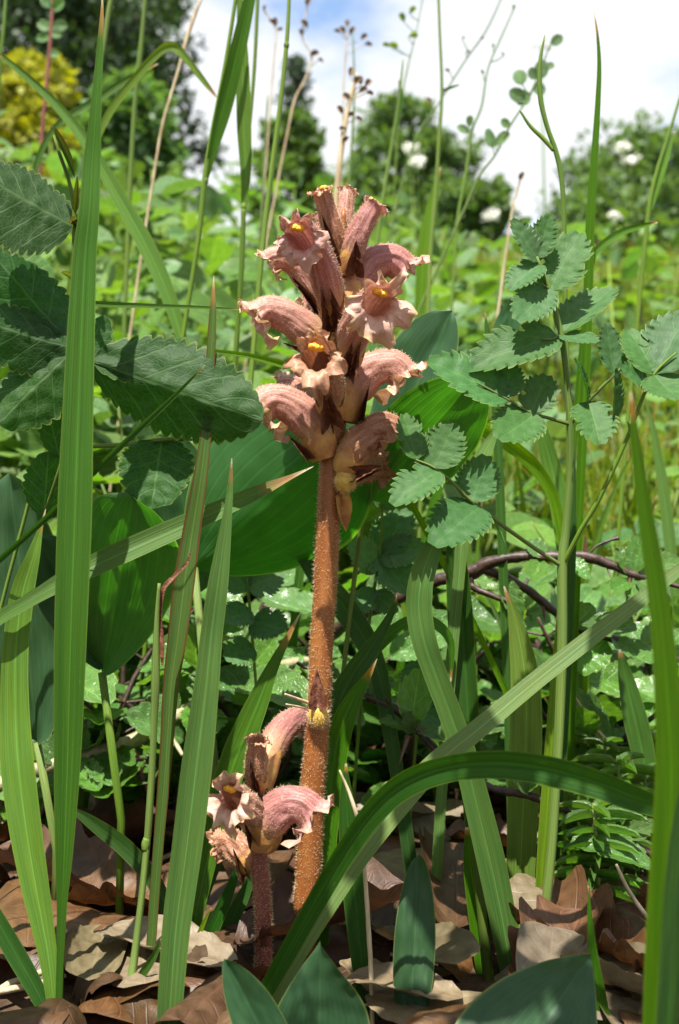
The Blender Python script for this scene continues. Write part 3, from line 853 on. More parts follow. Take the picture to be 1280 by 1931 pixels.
# unseen herb added beside the lens so its leaves shade the plants in front
base = Vector((-.088, .128, H(-.088, .128) - .003))
t = thing('leafy_herb', base, 'unseen bluish herb added beside the viewer to shade the foreground plants', 'herb')
sp = [base, base + Vector((.006, .004, .08)), base + Vector((.018, .01, .16)), base + Vector((.05, .022, .215)), base + Vector((.10, .032, .236)), base + Vector((.145, .04, .242))]
gs = [tube_geo(sp, [.0016, .0014, .0012, .001, .0008, .0005], 7)]; mts = []
random.seed(77)
for i in range(26):
    f = i / 25; b = Vector(cat_rom([tuple(q) for q in sp[3:]], 25)[i]); a = i * 2.4
    e = b + Vector((random.uniform(-.012, .012), math.sin(a) * .026 - .006, random.uniform(.0, .012)))
    gs.append(tube_geo([b, e], [.0005, .0003], 5, cap=False)); L = random.uniform(.018, .028)
    mts.append(leaf_mtx(e, Vector((random.uniform(-1, 1), math.copysign(.5, e.y - b.y), .12)), Vector((0, -.3, 1)) + rnd_unit() * .35, L, L * .7))
part('stem', join(*gs), 'culm', t)
for m in mts: inst('leaf', random.choice(L_OV), m, t)

random.seed(91)  # herbs added past the left edge, out of view, to shade the litter
for x, y, h, lab in ((-.142, .235, .135, 'unseen bluish herb added outside the broad dusty blade to shade the litter'), (-.150, .285, .12, 'low unseen bluish herb added outside the pale-tipped blade to shade the litter'), (-.128, .195, .12, 'unseen bluish herb added between the viewer and the pale-tipped blade for shade')):
    herb_near(x, y, h, L_OV, lab, None, nlev=9, L0=.026)

# ------------------------------------------------------------------ grass blades in front, one by one (tip first: x, y, distance, width in photograph pixels)
BLADES = [
 ('broad upright dust-specked grass blade crossing in front of the dark serrated leaf', 'grass', .10, .20,
  [(193,-14,.268,1),(191,50,.268,9),(181,200,.267,20),(174,300,.267,32),(168,400,.266,38),(160,480,.266,44),(152,640,.265,52),(146,800,.264,58),(141,960,.263,64),(133,1200,.262,60),(127,1430,.262,50),(121,1600,.262,34),(117,1700,.262,20),(113,1810,.262,13)]),
 ('pale-tipped grass blade with a rust streak beside the broad dusty blade', 'grass_pale', .2, .18,
  [(86,960,.277,1),(76,998,.277,9),(62,1050,.276,26),(42,1120,.276,44),(29,1230,.275,48),(28,1340,.274,54),(33,1440,.272,62),(48,1560,.27,60),(68,1680,.268,50),(90,1800,.266,34),(104,1920,.264,22)]),
 ('grass blade leaning sideways with a browned tip touching the tall flower stem', 'grass_tip', .35, .3,
  [(592,879,.292,1),(545,901,.291,10),(480,931,.29,27),(400,967,.288,35),(300,1011,.284,41),(200,1056,.279,42),(130,1090,.275,36),(60,1130,.273,26),(-10,1172,.272,26),(-90,1240,.27,26)]),
 ('wide blue-green upright blade left of the small flower spike', 'grass_pale', -.12, .2,
  [(437,864,.262,1),(434,915,.262,10),(428,975,.261,18),(411,1100,.26,38),(398,1200,.26,42),(388,1300,.259,48),(371,1440,.258,58),(352,1600,.257,57),(332,1750,.256,53),(318,1931,.255,46)]),
 ('tall splitting blade with dark brown torn edges', 'grass_split', .25, .3,
  [(403,520,.283,1),(401,600,.283,14),(396,700,.283,18),(390,800,.283,21),(378,900,.283,27),(362,1000,.284,34),(347,1100,.284,40),(335,1200,.284,36),(322,1300,.284,30),(312,1440,.284,24),(300,1580,.284,20)]),
 ('light green pointed blade rising behind the small flower spike', 'grass_tip', .25, .25,
  [(567,1154,.308,1),(546,1195,.308,10),(513,1260,.307,24),(488,1320,.306,40),(463,1380,.305,50),(440,1440,.304,54),(415,1520,.303,50),(390,1620,.302,40),(370,1720,.3,30)]),
 ('long dark blade arching over to the right across the lower stems', 'grass_dark', .45, .25,
  [(1330,1556,.215,2),(1290,1540,.218,24),(1246,1522,.221,38),(1200,1506,.224,46),(1120,1476,.228,53),(1030,1452,.232,55),(940,1441,.236,52),(850,1448,.24,50),(770,1476,.243,50),(710,1525,.245,46),(655,1600,.247,42),(600,1692,.249,38),(545,1790,.25,34),(490,1890,.25,30),(460,1960,.25,28)]),
 ('straight pale blade running diagonally across the toothed herb stem', 'grass_glauc', -.2, .14,
  [(1400,975,.274,2),(1330,1035,.272,14),(1270,1082,.271,22),(1200,1137,.27,28),(1100,1213,.268,32),(1000,1292,.266,34),(900,1376,.264,37),(820,1442,.262,42),(740,1530,.259,46),(680,1605,.257,48),(620,1695,.256,46),(560,1795,.255,40),(500,1905,.254,34)]),
 ('S-curved green blade with a rusty spot hanging under the toothed leaflet', 'grass_pale', -.15, .25,
  [(835,985,.290,6),(826,1010,.289,26),(806,1055,.287,42),(793,1100,.286,48),(790,1150,.286,49),(800,1210,.286,47),(820,1270,.287,44),(848,1345,.288,44),(876,1425,.289,46),(898,1510,.290,50),(922,1610,.291,54),(943,1710,.292,52),(957,1790,.292,46),(966,1860,.292,36)]),
 ('dark creased blade standing behind the S-curved blade', 'grass_dark', .2, .5,
  [(850,985,.336,4),(857,1020,.335,30),(866,1120,.334,46),(873,1220,.333,48),(880,1330,.331,46),(888,1440,.329,42),(896,1560,.327,38)]),
 ('thick blurred blade close to the lens at the right edge', 'grass', .1, .25,
  [(1189,738,.178,3),(1198,830,.178,18),(1214,950,.178,28),(1235,1080,.178,36),(1250,1200,.178,42),(1261,1350,.178,50),(1266,1480,.178,60),(1262,1620,.178,68),(1252,1760,.178,66),(1244,1940,.178,62)]),
 ('wide sunlit blade with a brown blotch behind the diagonal pale blade', 'grass_lime', .15, .12,
  [(950,1105,.337,2),(966,1150,.336,18),(980,1210,.335,40),(990,1280,.334,54),(992,1360,.333,60),(989,1460,.332,60),(984,1580,.33,56),(980,1700,.328,52),(978,1820,.326,46)]),
 ('narrow yellow-green blade pressed against the toothed herb stem', 'grass_lime', .1, .2,
  [(1051,1160,.318,2),(1048,1250,.318,14),(1043,1350,.317,22),(1037,1450,.316,26),(1027,1580,.314,25),(1017,1720,.312,20),(1009,1840,.31,15)]),
 ('dark narrow blade standing just behind the toothed herb stem', 'grass_dark', .1, .3,
  [(1079,800,.335,2),(1079,900,.335,14),(1077,1020,.334,19),(1071,1200,.333,18),(1063,1380,.331,16),(1052,1560,.329,13)]),
 ('sunlit blade behind the thick blurred blade, below the glossy leaf', 'grass', -.3, .2,
  [(1168,1225,.352,4),(1178,1270,.352,26),(1196,1350,.35,44),(1212,1420,.349,44),(1226,1500,.347,38),(1236,1600,.345,30)]),
 ('dark blade crossing downward behind the tall flower stem', 'grass_dark', .2, .2,
  [(540,985,.34,3),(560,1025,.34,24),(600,1085,.338,40),(645,1140,.337,47),(685,1200,.336,44),(712,1262,.335,36),(728,1340,.334,28)]),
 ('pointed dark blade with a jagged side notch right of the tall flower stem', 'grass_dark', -.2, .25,
  [(748,1123,.318,1),(738,1155,.318,12),(705,1215,.317,28),(668,1268,.316,42),(640,1325,.315,48),(625,1400,.314,46),(615,1500,.312,38)]),
 ('short blade with a bleached white tip right of the tall flower stem', 'grass_tip', -.2, .3,
  [(711,1242,.308,1),(697,1268,.308,11),(672,1308,.307,28),(648,1358,.306,42),(634,1410,.306,46),(626,1480,.305,42),(618,1570,.303,36)]),
 ('shaded blade standing beside the upright straw stalk', 'grass_dark', .1, .15,
  [(652,1440,.278,3),(653,1500,.277,24),(658,1580,.276,38),(668,1680,.275,44),(680,1790,.273,42),(690,1880,.271,36)]),
 ('arched blade bending over behind the S-curved blade', 'grass', .3, .2,
  [(850,1285,.326,2),(850,1215,.326,14),(826,1180,.325,20),(785,1168,.324,22),(735,1196,.323,26),(692,1240,.322,27),(655,1300,.321,25),(632,1375,.32,22)]),
 ('slim pointed blade standing beside the bottom right broad leaf', 'grass', .1, .25,
  [(1109,1670,.248,1),(1113,1740,.248,11),(1120,1810,.248,18),(1130,1875,.248,25),(1140,1940,.248,29)]),
 ('dark blade leaning in from the bottom left corner', 'grass_dark', .2, .2,
  [(-90,1560,.272,2),(-30,1690,.271,26),(18,1778,.27,36),(58,1848,.269,34),(92,1915,.268,26)]),
 ('dark blade drooping over the brown litter behind the broad dusty blade', 'grass_dark', -.3, .2,
  [(120,1516,.312,3),(175,1552,.311,24),(238,1600,.31,32),(290,1662,.308,30),(322,1730,.306,25)]),
 ('slender shaded blade at the foot of the small flower spike', 'grass_dark', .2, .3,
  [(457,1612,.302,2),(432,1680,.301,20),(397,1760,.299,27),(366,1840,.296,25)]),
 ('broader shaded blade leaning beside the small flower spike foot', 'grass_dark', -.1, .3,
  [(482,1622,.306,2),(466,1672,.305,20),(432,1745,.303,30),(392,1830,.3,29)]),
 ('short dark blade tucked behind the wide blue-green blade', 'grass_dark', .1, .2,
  [(447,1545,.312,4),(420,1595,.311,26),(392,1655,.31,30),(370,1725,.308,25)]),
 ('thin bright blade at the foot of the wide blue-green blade', 'grass_lime', .1, .3,
  [(398,1712,.29,1),(380,1750,.29,9),(358,1810,.289,12),(340,1870,.288,10)]),
 ('thin dark blade slanting across the serrated leaf', 'grass_dark', .3, .4,
  [(386,689,.268,1),(330,745,.268,8),(250,820,.268,11),(175,892,.269,11),(110,955,.27,11),(50,1010,.271,11),(-20,1072,.272,12)]),
 ('thin level blade running behind the broad dusty blade', 'grass', .2, .4,
  [(466,584,.30,1),(380,580,.30,6),(280,577,.30,9),(180,573,.30,11),(110,567,.30,11),(40,566,.30,11),(-60,580,.30,12)]),
 ('thin level bright blade pointing away from the middle flowers', 'grass_lime', .2, .3,
  [(322,650,.335,1),(400,661,.335,7),(470,671,.335,10),(530,686,.335,14),(590,704,.335,14),(650,740,.335,13),(695,810,.335,12)]),
 ('long soft-focus blade leaning left behind the broad dusty blade', 'grass_pale', .1, .2,
  [(-30,80,.42,2),(30,128,.42,12),(100,192,.42,17),(160,265,.42,22),(225,372,.42,28),(280,472,.42,33),(318,560,.42,28),(345,650,.42,20),(362,760,.42,14)]),
 ('bent blade folding over sharply above the meadow at left', 'grass_lime', .2, .3,
  [(412,188,.47,2),(388,158,.47,10),(352,112,.47,14),(326,88,.47,18),(300,98,.47,15),(255,148,.47,15),(205,215,.47,14),(170,300,.47,12),(150,420,.47,11)]),
 ('second long thin blade slanting behind the broad dusty blade', 'grass', .2, .3,
  [(298,120,.5,2),(240,150,.5,12),(180,190,.5,14),(120,225,.5,13),(80,280,.5,12),(50,380,.5,11)]),
 ('broken pale blade half hidden by the toothed leaflets', 'grass_pale', .2, .2,
  [(940,798,.335,2),(927,828,.335,18),(906,870,.334,30),(888,930,.333,30),(874,1000,.332,26),(866,1080,.331,22)]),
 ('lime blade sweeping down behind the toothed herb', 'grass_lime', .3, .2,
  [(862,776,.38,5),(900,803,.38,24),(960,838,.38,27),(1010,882,.38,25),(1044,940,.38,20),(1060,1020,.38,16)]),
 ('short wide pale blade behind the main stalk of the toothed herb', 'grass_pale', .1, .2,
  [(1010,760,.39,3),(1024,820,.39,24),(1042,890,.39,36),(1056,960,.388,35),(1064,1040,.386,28)]),
 ('tall slender pointed blade rising against the clouds', 'grass', .15, .4,
  [(1120,22,.36,1),(1127,70,.36,5),(1130,130,.36,8),(1126,220,.36,11),(1120,310,.36,14),(1113,420,.36,17),(1110,520,.36,18),(1104,700,.36,18),(1095,900,.36,17)]),
 ('short blade curving out sideways beside the tall slender blade', 'grass', .2, .5,
  [(1240,419,.362,2),(1210,426,.362,9),(1172,438,.362,13),(1136,462,.362,14),(1116,490,.362,13),(1108,560,.362,13)]),
 ('broad soft-focus blade end rising from the slope behind the herb stalks', 'grass_lime', .1, .2,
  [(830,315,.62,2),(822,350,.62,12),(812,400,.62,22),(803,450,.62,27),(796,520,.62,24),(790,620,.62,18)]),
 ('small notched blade tip standing beside the folded broad leaf', 'grass', .1, .2,
  [(915,590,.36,1),(918,620,.36,9),(925,650,.36,16),(932,700,.36,20),(936,780,.36,18)]),
]
for i, (lab, mat, tw, fo, pts) in enumerate(BLADES):
    geo, b = blade_geo(pts, tw, fo, wav=.08, down=mat == 'grass_dark', up='touching the tall' in lab or 'diagonally' in lab)
    if 'thick blurred' in lab:
        t = thing('grass_shoot', b, lab, 'grass')
        part('leaf_blade', geo, mat, t)
        part('sheath', blade_geo([(1300,1440,.176,2),(1290,1520,.176,30),(1278,1640,.176,40),(1268,1800,.176,44),(1258,1940,.176,42)], .3, .4)[0], 'grass_dark', t)
        continue
    solo('grass_shoot', geo, mat, b, lab, 'grass')
# shaded background blades filling the undergrowth
random.seed(23)
for k in range(56):
    d = random.uniform(.38, .64); px = random.uniform(-60, 1340); top = random.uniform(860, 1330) if d < .45 else random.uniform(720, 1150)
    ln = random.uniform(-160, 160); w = random.uniform(14, 34) * .33 / d
    pts = [(px + ln, top, d, 1), (px + ln * .72, top + 70, d, w * .5), (px + ln * .4, top + 190, d, w), (px + ln * .15, top + 330, d, w), (px, top + 430, d, w * .8)]
    geo, b = blade_geo(pts, random.uniform(-.5, .5), .25)
    gm = random.choice(['grass', 'grass', 'grass_dark', 'grass_pale', 'grass_lime'])
    solo('grass_shoot', geo, gm, b, ('long ' if top < 1000 else 'short ') + dict(grass='mid-green', grass_dark='dark', grass_pale='pale', grass_lime='yellow-green')[gm] + ' grass blade ' + ('far ' if d > .48 else 'close ') + 'behind the ' + behind_phrase(px), 'grass', 'grass blades in the tangle')

# ------------------------------------------------------------------ grass stems with leaves
def grass_plant(label, culm, blades=(), mat='culm', bmat='grass', extra=None, nodes=(), root=True):
    geo, w = px_tube(culm, 8, root=root)
    t = thing('grass_plant', w[-1], label, 'grass')
    part('culm', geo, mat, t)
    for pts in blades:
        g, _ = blade_geo(pts, random.uniform(-.2, .2), .3, root=False)
        part('leaf_blade', g, bmat, t)
    for (x, y, d, r) in nodes:
        g, _ = px_tube([(x, y - r * .8, d, r * .9), (x, y, d, r * 1.35), (x, y + r * .8, d, r)], 8, n=6)
        part('node', g, 'culm', t)
    if extra: extra(t)
    return t
grass_plant('tall stem with a dark grey-green leaf peeling upward from its joint', [(447,-20,.42,7),(425,120,.42,8),(400,250,.42,9),(386,340,.42,11),(374,450,.42,9),(350,600,.42,9),(338,680,.42,9),(322,800,.42,9)],
            [[(484,-60,.415,10),(470,0,.415,22),(448,95,.416,30),(423,200,.418,30),(402,280,.419,18),(388,338,.42,9)]], bmat='grass', nodes=[(387,340,.42,9)])
grass_plant('tall stem carrying an upright blade wider than the stem', [(459,390,.43,9),(456,500,.43,9),(446,640,.43,9),(440,720,.43,9)],
            [[(449,-40,.43,9),(453,20,.43,13),(457,120,.43,24),(460,240,.43,27),(463,330,.43,19),(459,392,.43,9)]], bmat='grass_pale', nodes=[(459,390,.43,8)])
grass_plant('thin pale stem between the upright blade and the jointed stem', [(487,-30,.46,7),(480,120,.46,7),(471,230,.46,7),(462,330,.46,7),(455,470,.46,7),(448,640,.46,7)])
grass_plant('tall jointed green stem rising straight above the meadow', [(546,-30,.40,6),(544,20,.40,7),(540,85,.40,8),(528,200,.40,9),(514,310,.40,10),(500,420,.40,10),(488,540,.40,10),(474,700,.40,10),(462,850,.40,10)], nodes=[(540,85,.40,8)])
grass_plant('green stem in the sky beside the sweep of thin seed stalks', [(826,-20,.55,5),(829,60,.55,5),(833,170,.55,6),(828,260,.55,7),(822,350,.55,7),(812,470,.55,8),(806,600,.55,8)],
            [[(866,160,.55,2),(850,165,.55,5),(833,172,.55,5)]])
grass_plant('slim stem leaning over the hilltop trees', [(760,112,.6,3),(752,190,.6,5),(741,260,.6,6),(726,350,.6,7),(712,450,.6,7),(702,560,.6,7)],
            [[(752,150,.6,2),(756,185,.6,9),(750,225,.6,7),(745,245,.6,4)]])
grass_plant('leaning stem at the right edge of the sky', [(1292,150,.5,4),(1262,250,.5,6),(1240,320,.5,8),(1226,380,.5,9),(1215,470,.5,9),(1200,620,.5,9)],
            [[(1272,248,.5,2),(1255,300,.5,12),(1238,350,.5,14),(1226,395,.5,8)]], bmat='grass_pale')
grass_plant('pale stem at far left leaning over the meadow', [(215,-30,.5,9),(205,20,.5,9),(196,80,.5,9),(185,150,.5,9),(178,260,.5,9),(172,400,.5,9)])
grass_plant('upright stem in front of the dark open-crowned tree', [(276,-30,.6,7),(268,60,.6,8),(262,120,.6,10),(254,200,.6,9),(246,330,.6,9),(240,470,.6,9)])
grass_plant('bleached straw stem leaning across the dark tree and sky', [(384,-10,.6,3),(370,20,.6,7),(350,80,.6,7),(338,125,.6,5),(322,180,.6,5),(305,240,.6,5),(290,330,.6,5)], mat='dry')
grass_plant('green stem in the far left corner', [(12,-30,.55,5),(8,40,.55,7),(0,120,.55,8),(-8,260,.55,8)])
grass_plant('hair-thin stem in the meadow left of the flower spike', [(505,180,.7,3),(498,280,.7,4),(494,380,.7,5),(485,520,.7,5)])
grass_plant('short stem in the meadow behind the upper flowers', [(665,60,.8,2),(668,160,.8,4),(664,260,.8,5),(655,380,.8,5)])

# forked stem of the pair seen against the sky
geo, w = px_tube([(1027,66,.34,2),(1018,120,.34,8),(1019,185,.34,10),(1032,240,.34,9),(1047,282,.34,10),(1057,325,.34,10),(1063,390,.34,9),(1064,450,.34,9),(1066,600,.34,10),(1072,800,.34,10),(1070,1000,.34,10)], 8, root=True)
t = thing('grass_plant', w[-1], 'forked wiry stem with a short side branch against the clouds', 'grass')
part('culm', geo, 'culm', t)
part('side_branch', px_tube([(980,208,.34,4),(1000,238,.34,7),(1025,262,.34,9),(1044,284,.34,8)], 8)[0], 'culm', t)

# the jointed culm with withered leaf beside the wide blade
geo, w = px_tube([(300,1100,.274,6),(296,1160,.274,9),(294,1230,.274,14),(293,1290,.274,17),(291,1350,.274,13),(287,1440,.274,13),(281,1540,.274,14),(276,1600,.274,13),(266,1700,.273,13),(254,1800,.272,15),(244,1870,.27,18),(236,1935,.268,20)], 10, root=True)
t = thing('grass_plant', w[-1], 'jointed yellow-green stem with a withered brown curled leaf', 'grass')
part('culm', geo, 'culm', t)
part('withered_leaf', blade_geo([(362,1036,.276,1),(352,1062,.276,6),(330,1085,.276,8),(308,1112,.275,9),(301,1160,.275,9),(305,1210,.274,10),(306,1255,.274,5)], .4, .5, root=False)[0], 'brown_dry', t)
part('node', px_tube([(245,1852,.271,17),(244,1864,.271,22),(242,1876,.271,20)], 10, n=6)[0], 'culm', t)
part('node', px_tube([(277,1580,.274,13),(275,1592,.274,17),(274,1604,.274,14)], 10, n=6)[0], 'culm', t)
part('leaf_blade', blade_geo([(303,1770,.266,2),(292,1800,.267,12),(270,1835,.269,16),(248,1862,.271,10)], .2, .4, root=False)[0], 'grass', t)

# yellow-green culm with sheath in front of the S-curved blade
geo, w = px_tube([(884,1430,.298,8),(890,1520,.298,12),(898,1620,.297,16),(908,1720,.296,18),(916,1800,.295,18),(926,1895,.293,18)], 10, root=True)
t = thing('grass_plant', w[-1], 'yellow-green stem with a grey-green sheath at the S-curved blade', 'grass')
part('culm', geo, 'grass_lime', t)
part('sheath', blade_geo([(880,1560,.301,6),(888,1640,.301,28),(902,1740,.3,34),(914,1830,.298,32),(924,1900,.296,28)], .1, .5, root=False)[0], 'grass', t)

# upright straw stalk and other dry stalks
for lab, pts in (('upright straw-coloured dry stalk beside the shaded blade', [(640,1452,.27,3),(660,1500,.27,7),(678,1560,.269,8),(687,1640,.268,8),(694,1740,.267,9),(700,1850,.265,9),(702,1935,.263,9)]),
                 ('dry leaning stalk at the foot of the small flower spike', [(488,1700,.31,3),(455,1752,.308,8),(410,1830,.304,10),(380,1880,.302,11)]),
                 ('thin brown stalk leaning among the right-hand stems', [(1075,1300,.37,4),(1120,1370,.37,6),(1160,1410,.37,7),(1200,1445,.37,8),(1240,1500,.37,8)]),
                 ('brown stalk slanting below the glossy shrub leaf', [(1162,1630,.30,5),(1180,1670,.30,8),(1205,1710,.30,9),(1235,1745,.30,9)])):
    geo, w = px_tube(pts, 7, root=True, bumps=.15)
    solo('dry_stalk', geo, 'dry', w[-1], lab, 'stalk')
for lab, a, b in (('short white dry straw pointing at the tall flower stem', (537,1309,.292,4), (583,1326,.299,7)), ('white dry straw just below another beside the tall flower stem', (539,1328,.292,3), (580,1336,.299,5))):
    geo, w = px_tube([a, tuple((p + q) / 2 for p, q in zip(a, b)), b], 6)
    solo('dry_straw', geo, 'dry', w[-1], lab, 'straw')
geo, w = px_tube([(676,1897,.268,5),(720,1890,.268,4),(772,1880,.268,2)], 6)
solo('dry_straw', geo, 'dry', w[0], 'white straw lying across the upright straw stalk', 'straw')

# ------------------------------------------------------------------ seed stalks in the sky
def seed_stalk(label, pts, seeds, smat='dry', mat='seed', leaves=()):
    geo, w = px_tube(pts, 6, root=True)
    t = thing('seed_stalk', w[-1], label, 'stalk')
    part('stalk', geo, smat, t)
    def pedicel(q):
        n_ = min(w, key=lambda v: (v - q).length)
        lo = min(range(len(w)), key=lambda i: (w[i] - q).length + (.004 if w[i].z > q.z else 0)); a = w[min(len(w) - 1, lo + 1)]
        if (a - q).length > .0006: part('pedicel', tube_geo([a, (a + q) / 2 + Vector((0, 0, -.0008)), q], [.0004, .00032, .00028], 5, cap=False), smat, t)
    for (x, y, d, L, ang) in seeds:
        b = P(x, y, d); pedicel(b); e = b + Vector((math.cos(ang), random.uniform(-.3, .3), math.sin(ang))) * (L * .75 * d / F)
        part('seed_pod', xf(leaf_local(6, 2, ovate(.5, .6, .05), fold=.9, seed=2), place(b, e, L * .42 * d / F)), mat, t)
    for (x, y, d, x2, y2, wd) in leaves:
        pedicel(P(x, y, d))
        inst('leaf', random.choice(L_OV), place(P(x, y, d), P(x2, y2, d), wd * d / F), t)
seed_stalk('diagonal thin stalk set with tiny dark bracts against the cloud', [(955,-25,.7,2),(918,55,.7,3),(880,110,.7,3),(845,165,.7,3),(815,215,.7,3),(795,240,.7,4),(770,300,.7,4),(750,380,.7,4)],
           [(905,75,.7,12,.5), (878,100,.7,12,.3), (848,136,.7,14,2.6), (872,75,.7,10,1), (835,170,.7,14,-.2), (812,195,.7,18,2.2)], 'culm')
seed_stalk('wiry stalk with a green bud and one leaf under it', [(972,10,.65,2),(945,70,.65,3),(920,130,.65,3),(908,200,.65,4),(890,245,.65,5),(884,290,.65,6),(876,340,.65,6),(862,420,.65,6),(855,520,.65,6)],
           [(885,240,.65,30,1.5), (967,16,.65,10,1.2), (930,90,.65,10,1.6), (911,140,.65,12,2.0), (950,105,.65,10,2.2)], 'culm', 'herb_lime', [(884,250,.65,862,236,16)])
seed_stalk('leafy pale sprig leaning beside the forked wiry stem', [(1042,70,.6,2),(1020,130,.6,3),(995,185,.6,3),(960,240,.6,4),(935,290,.6,4),(905,330,.6,5),(880,385,.6,5),(850,450,.6,5)],
           [], 'culm', 'seed', [(1010,150,.6,1000,128,20), (1000,180,.6,972,190,30), (1005,170,.6,1030,165,26), (985,160,.6,975,130,26), (1020,150,.6,1022,112,26), (990,190,.6,960,170,26), (1030,130,.6,1045,118,14), (1040,85,.6,1060,68,20), (960,240,.6,945,225,16), (935,275,.6,960,245,20), (930,280,.6,918,242,18)])
seed_stalk('bare stalk topped by one dark seed against the clouds', [(984,325,.6,3),(975,360,.6,4),(965,400,.6,4),(955,470,.6,5)], [(980,340,.6,22,1.1)])
seed_stalk('thin grass stalk with drooping spikelets in the white sky', [(800,-20,.8,2),(785,60,.8,2),(768,130,.8,3),(752,220,.8,3),(745,330,.8,3)], [(762,42,.8,26,2.0), (772,26,.8,24,.8), (750,92,.8,26,2.7), (770,70,.8,26,.2), (735,88,.8,20,2.8)], 'culm', 'meadow_grass')
seed_stalk('dry beige seed stalk with brown pods above the flower spike', [(672,138,.62,4),(664,170,.62,8),(656,205,.62,9),(648,250,.62,10),(640,310,.62,11),(634,380,.62,11),(630,480,.62,10)],
           [(668,160,.62,26,.9), (676,175,.62,26,.5), (688,165,.62,26,.9), (680,160,.62,22,1.6), (690,175,.62,20,-.2), (660,190,.62,26,2.4), (654,220,.62,22,.3), (646,215,.62,24,2.2), (670,222,.62,18,-.4), (652,250,.62,22,2.5), (660,145,.62,26,1.3), (646,270,.62,22,.7)])
seed_stalk('brown seed-headed stalk rising at the top of the sky', [(582,-25,.8,2),(578,20,.8,3),(570,70,.8,3),(588,108,.8,3),(575,150,.8,4),(555,190,.8,4),(540,260,.8,4)], [(578,12,.8,24,1.2), (580,52,.8,24,2.4), (584,106,.8,26,.4), (600,112,.8,16,-.6), (570,68,.8,18,2.0)])
seed_stalk('pair of dark seed heads on a thin stalk beside the jointed stem', [(497,18,.8,2),(512,40,.8,3),(520,60,.8,3),(515,130,.8,3),(505,260,.8,3)], [(519,50,.8,22,1.6), (518,46,.8,18,2.6), (497,20,.8,14,1.2), (522,58,.8,16,.3)])
seed_stalk('tufted grassy seed stalk above the hilltop trees', [(655,60,.9,2),(652,100,.9,3),(648,160,.9,3),(645,260,.9,3)], [(650,64,.9,22,2.2), (660,66,.9,22,1.0), (680,75,.9,22,.6), (688,84,.9,20,-.2), (655,52,.9,20,1.6), (642,62,.9,18,2.8)])
seed_stalk('reddish stalk with yellow-green leaves before the dark tree', [(100,-25,.8,4),(97,40,.8,6),(92,110,.8,7),(86,180,.8,7),(80,240,.8,7),(74,330,.8,7)], [], 'stem_pu', 'seed',
           [(98,20,.8,120,0,20), (97,50,.8,128,48,22), (96,55,.8,70,42,22), (94,70,.8,66,70,20), (96,15,.8,78,-6,20), (92,100,.8,112,104,16), (95,60,.8,118,66,20)])

# ------------------------------------------------------------------ dark serrated-leaf plant on the left
random.seed(31)
def big_leaf(seed, teeth, amp, a, b, fold, curl, ripple, lobes=None, m=8, cup=0.0, wave=0.0):
    return leaf_local(0, m, ovate(a, b, .03), teeth=teeth, amp=amp, fold=fold, curl=curl, ripple=ripple, seed=seed, saw=-1, lobes=lobes, cup=cup, wave=wave)
def add_leaf(t, geo, mat, b, e, w, face=None, roll=0.0, name='leaf', label=None):
    B, E = P(*b), P(*e)
    return part(name, xf(geo, place(B, E, w * (b[2] + e[2]) / 2 / F, Vector(face) if face else None, roll)), mat, t, label=label)

geo, w = px_tube([(101,255,.279,4),(112,290,.279,7),(128,335,.279,7),(138,380,.279,7),(140,430,.279,9),(140,480,.279,9),(148,560,.28,9),(150,660,.28,12),(149,900,.28,10),(141,1200,.278,10),(129,1500,.276,10),(118,1780,.274,10)], 8, root=True)
t = thing('serrated_leaf_plant', w[-1], 'plant with large dark serrated leaves behind the broad dusty blade', 'plant')
part('stem', geo, 'culm', t)
for b, e, ww in (((140,335,.279), (100,252,.28), 12), ((143,400,.279), (146,330,.277), 9), ((143,428,.279), (168,445,.275), 7), ((142,425,.279), (158,418,.275), 9), ((140,530,.279), (108,514,.276), 11)):
    add_leaf(t, leaf_local(8, 2, ovate(.4, .7, .1), fold=.8, curl=.3, seed=1), 'grass_split', b, e, ww, name='stipule')
SER = [
 ((138,426,.281), (-52,326,.272), 205, 14, (0,-.75,.5), .05, [(.3, 1, .12, .2)]),
 ((140,652,.284), (-20,490,.29), 150, 11, (.1,-.8,.45), .18, None),
 ((140,656,.284), (-70,605,.276), 128, 11, (0,-.9,.3), .18, None),
 ((140,660,.284), (-8,788,.275), 130, 10, (0,-.95,.15), -.15, None),
 ((158,668,.284), (200,598,.288), 58, 6, (0,-.8,.5), .1, None),
 ((172,678,.284), (352,652,.293), 118, 10, (0,-.62,.75), .10, [(.3, -1, .25, .2)]),
 ((172,680,.284), (484,792,.274), 178, 16, (0,-.95,-.12), -.1, None),
 ((112,862,.288), (84,748,.286), 56, 7, (0,-.9,.4), .1, None),
 ((82,972,.29), (92,850,.288), 84, 8, (.2,-.8,.5), .1, None),
]
for i, (b, e, ww, te, fc, cu, lb) in enumerate(SER):
    add_leaf(t, big_leaf(100 + i, te, .15, .55, .62, -.28, cu, .03, lb), 'serr', b, e, ww, fc, name='serrated_leaf')
for a, b in (((148,700,.28), (112,862,.288)), ((150,760,.28), (82,972,.29))):
    part('petiole', px_tube([(*a, 7), ((a[0] + b[0]) / 2 - 8, (a[1] + b[1]) / 2 + 30, .285, 6), (*b, 5)], 6)[0], 'culm', t)
geo, w = px_tube([(398,824,.296,7),(375,826,.296,9),(305,830,.296,10),(240,838,.296,9),(175,842,.296,8),(120,850,.297,8),(70,900,.298,8),(40,1000,.30,8)], 8, root=True)
t = thing('serrated_leaf_plant', w[-1], 'level pale stalk with one scalloped leaf hanging from it', 'plant')
part('stalk', geo, 'culm', t)
add_leaf(t, big_leaf(140, 9, .14, .45, .5, .2, -.1, .06), 'serr', (305,832,.296), (284,952,.285), 134, (0,-.95,-.1), name='serrated_leaf')

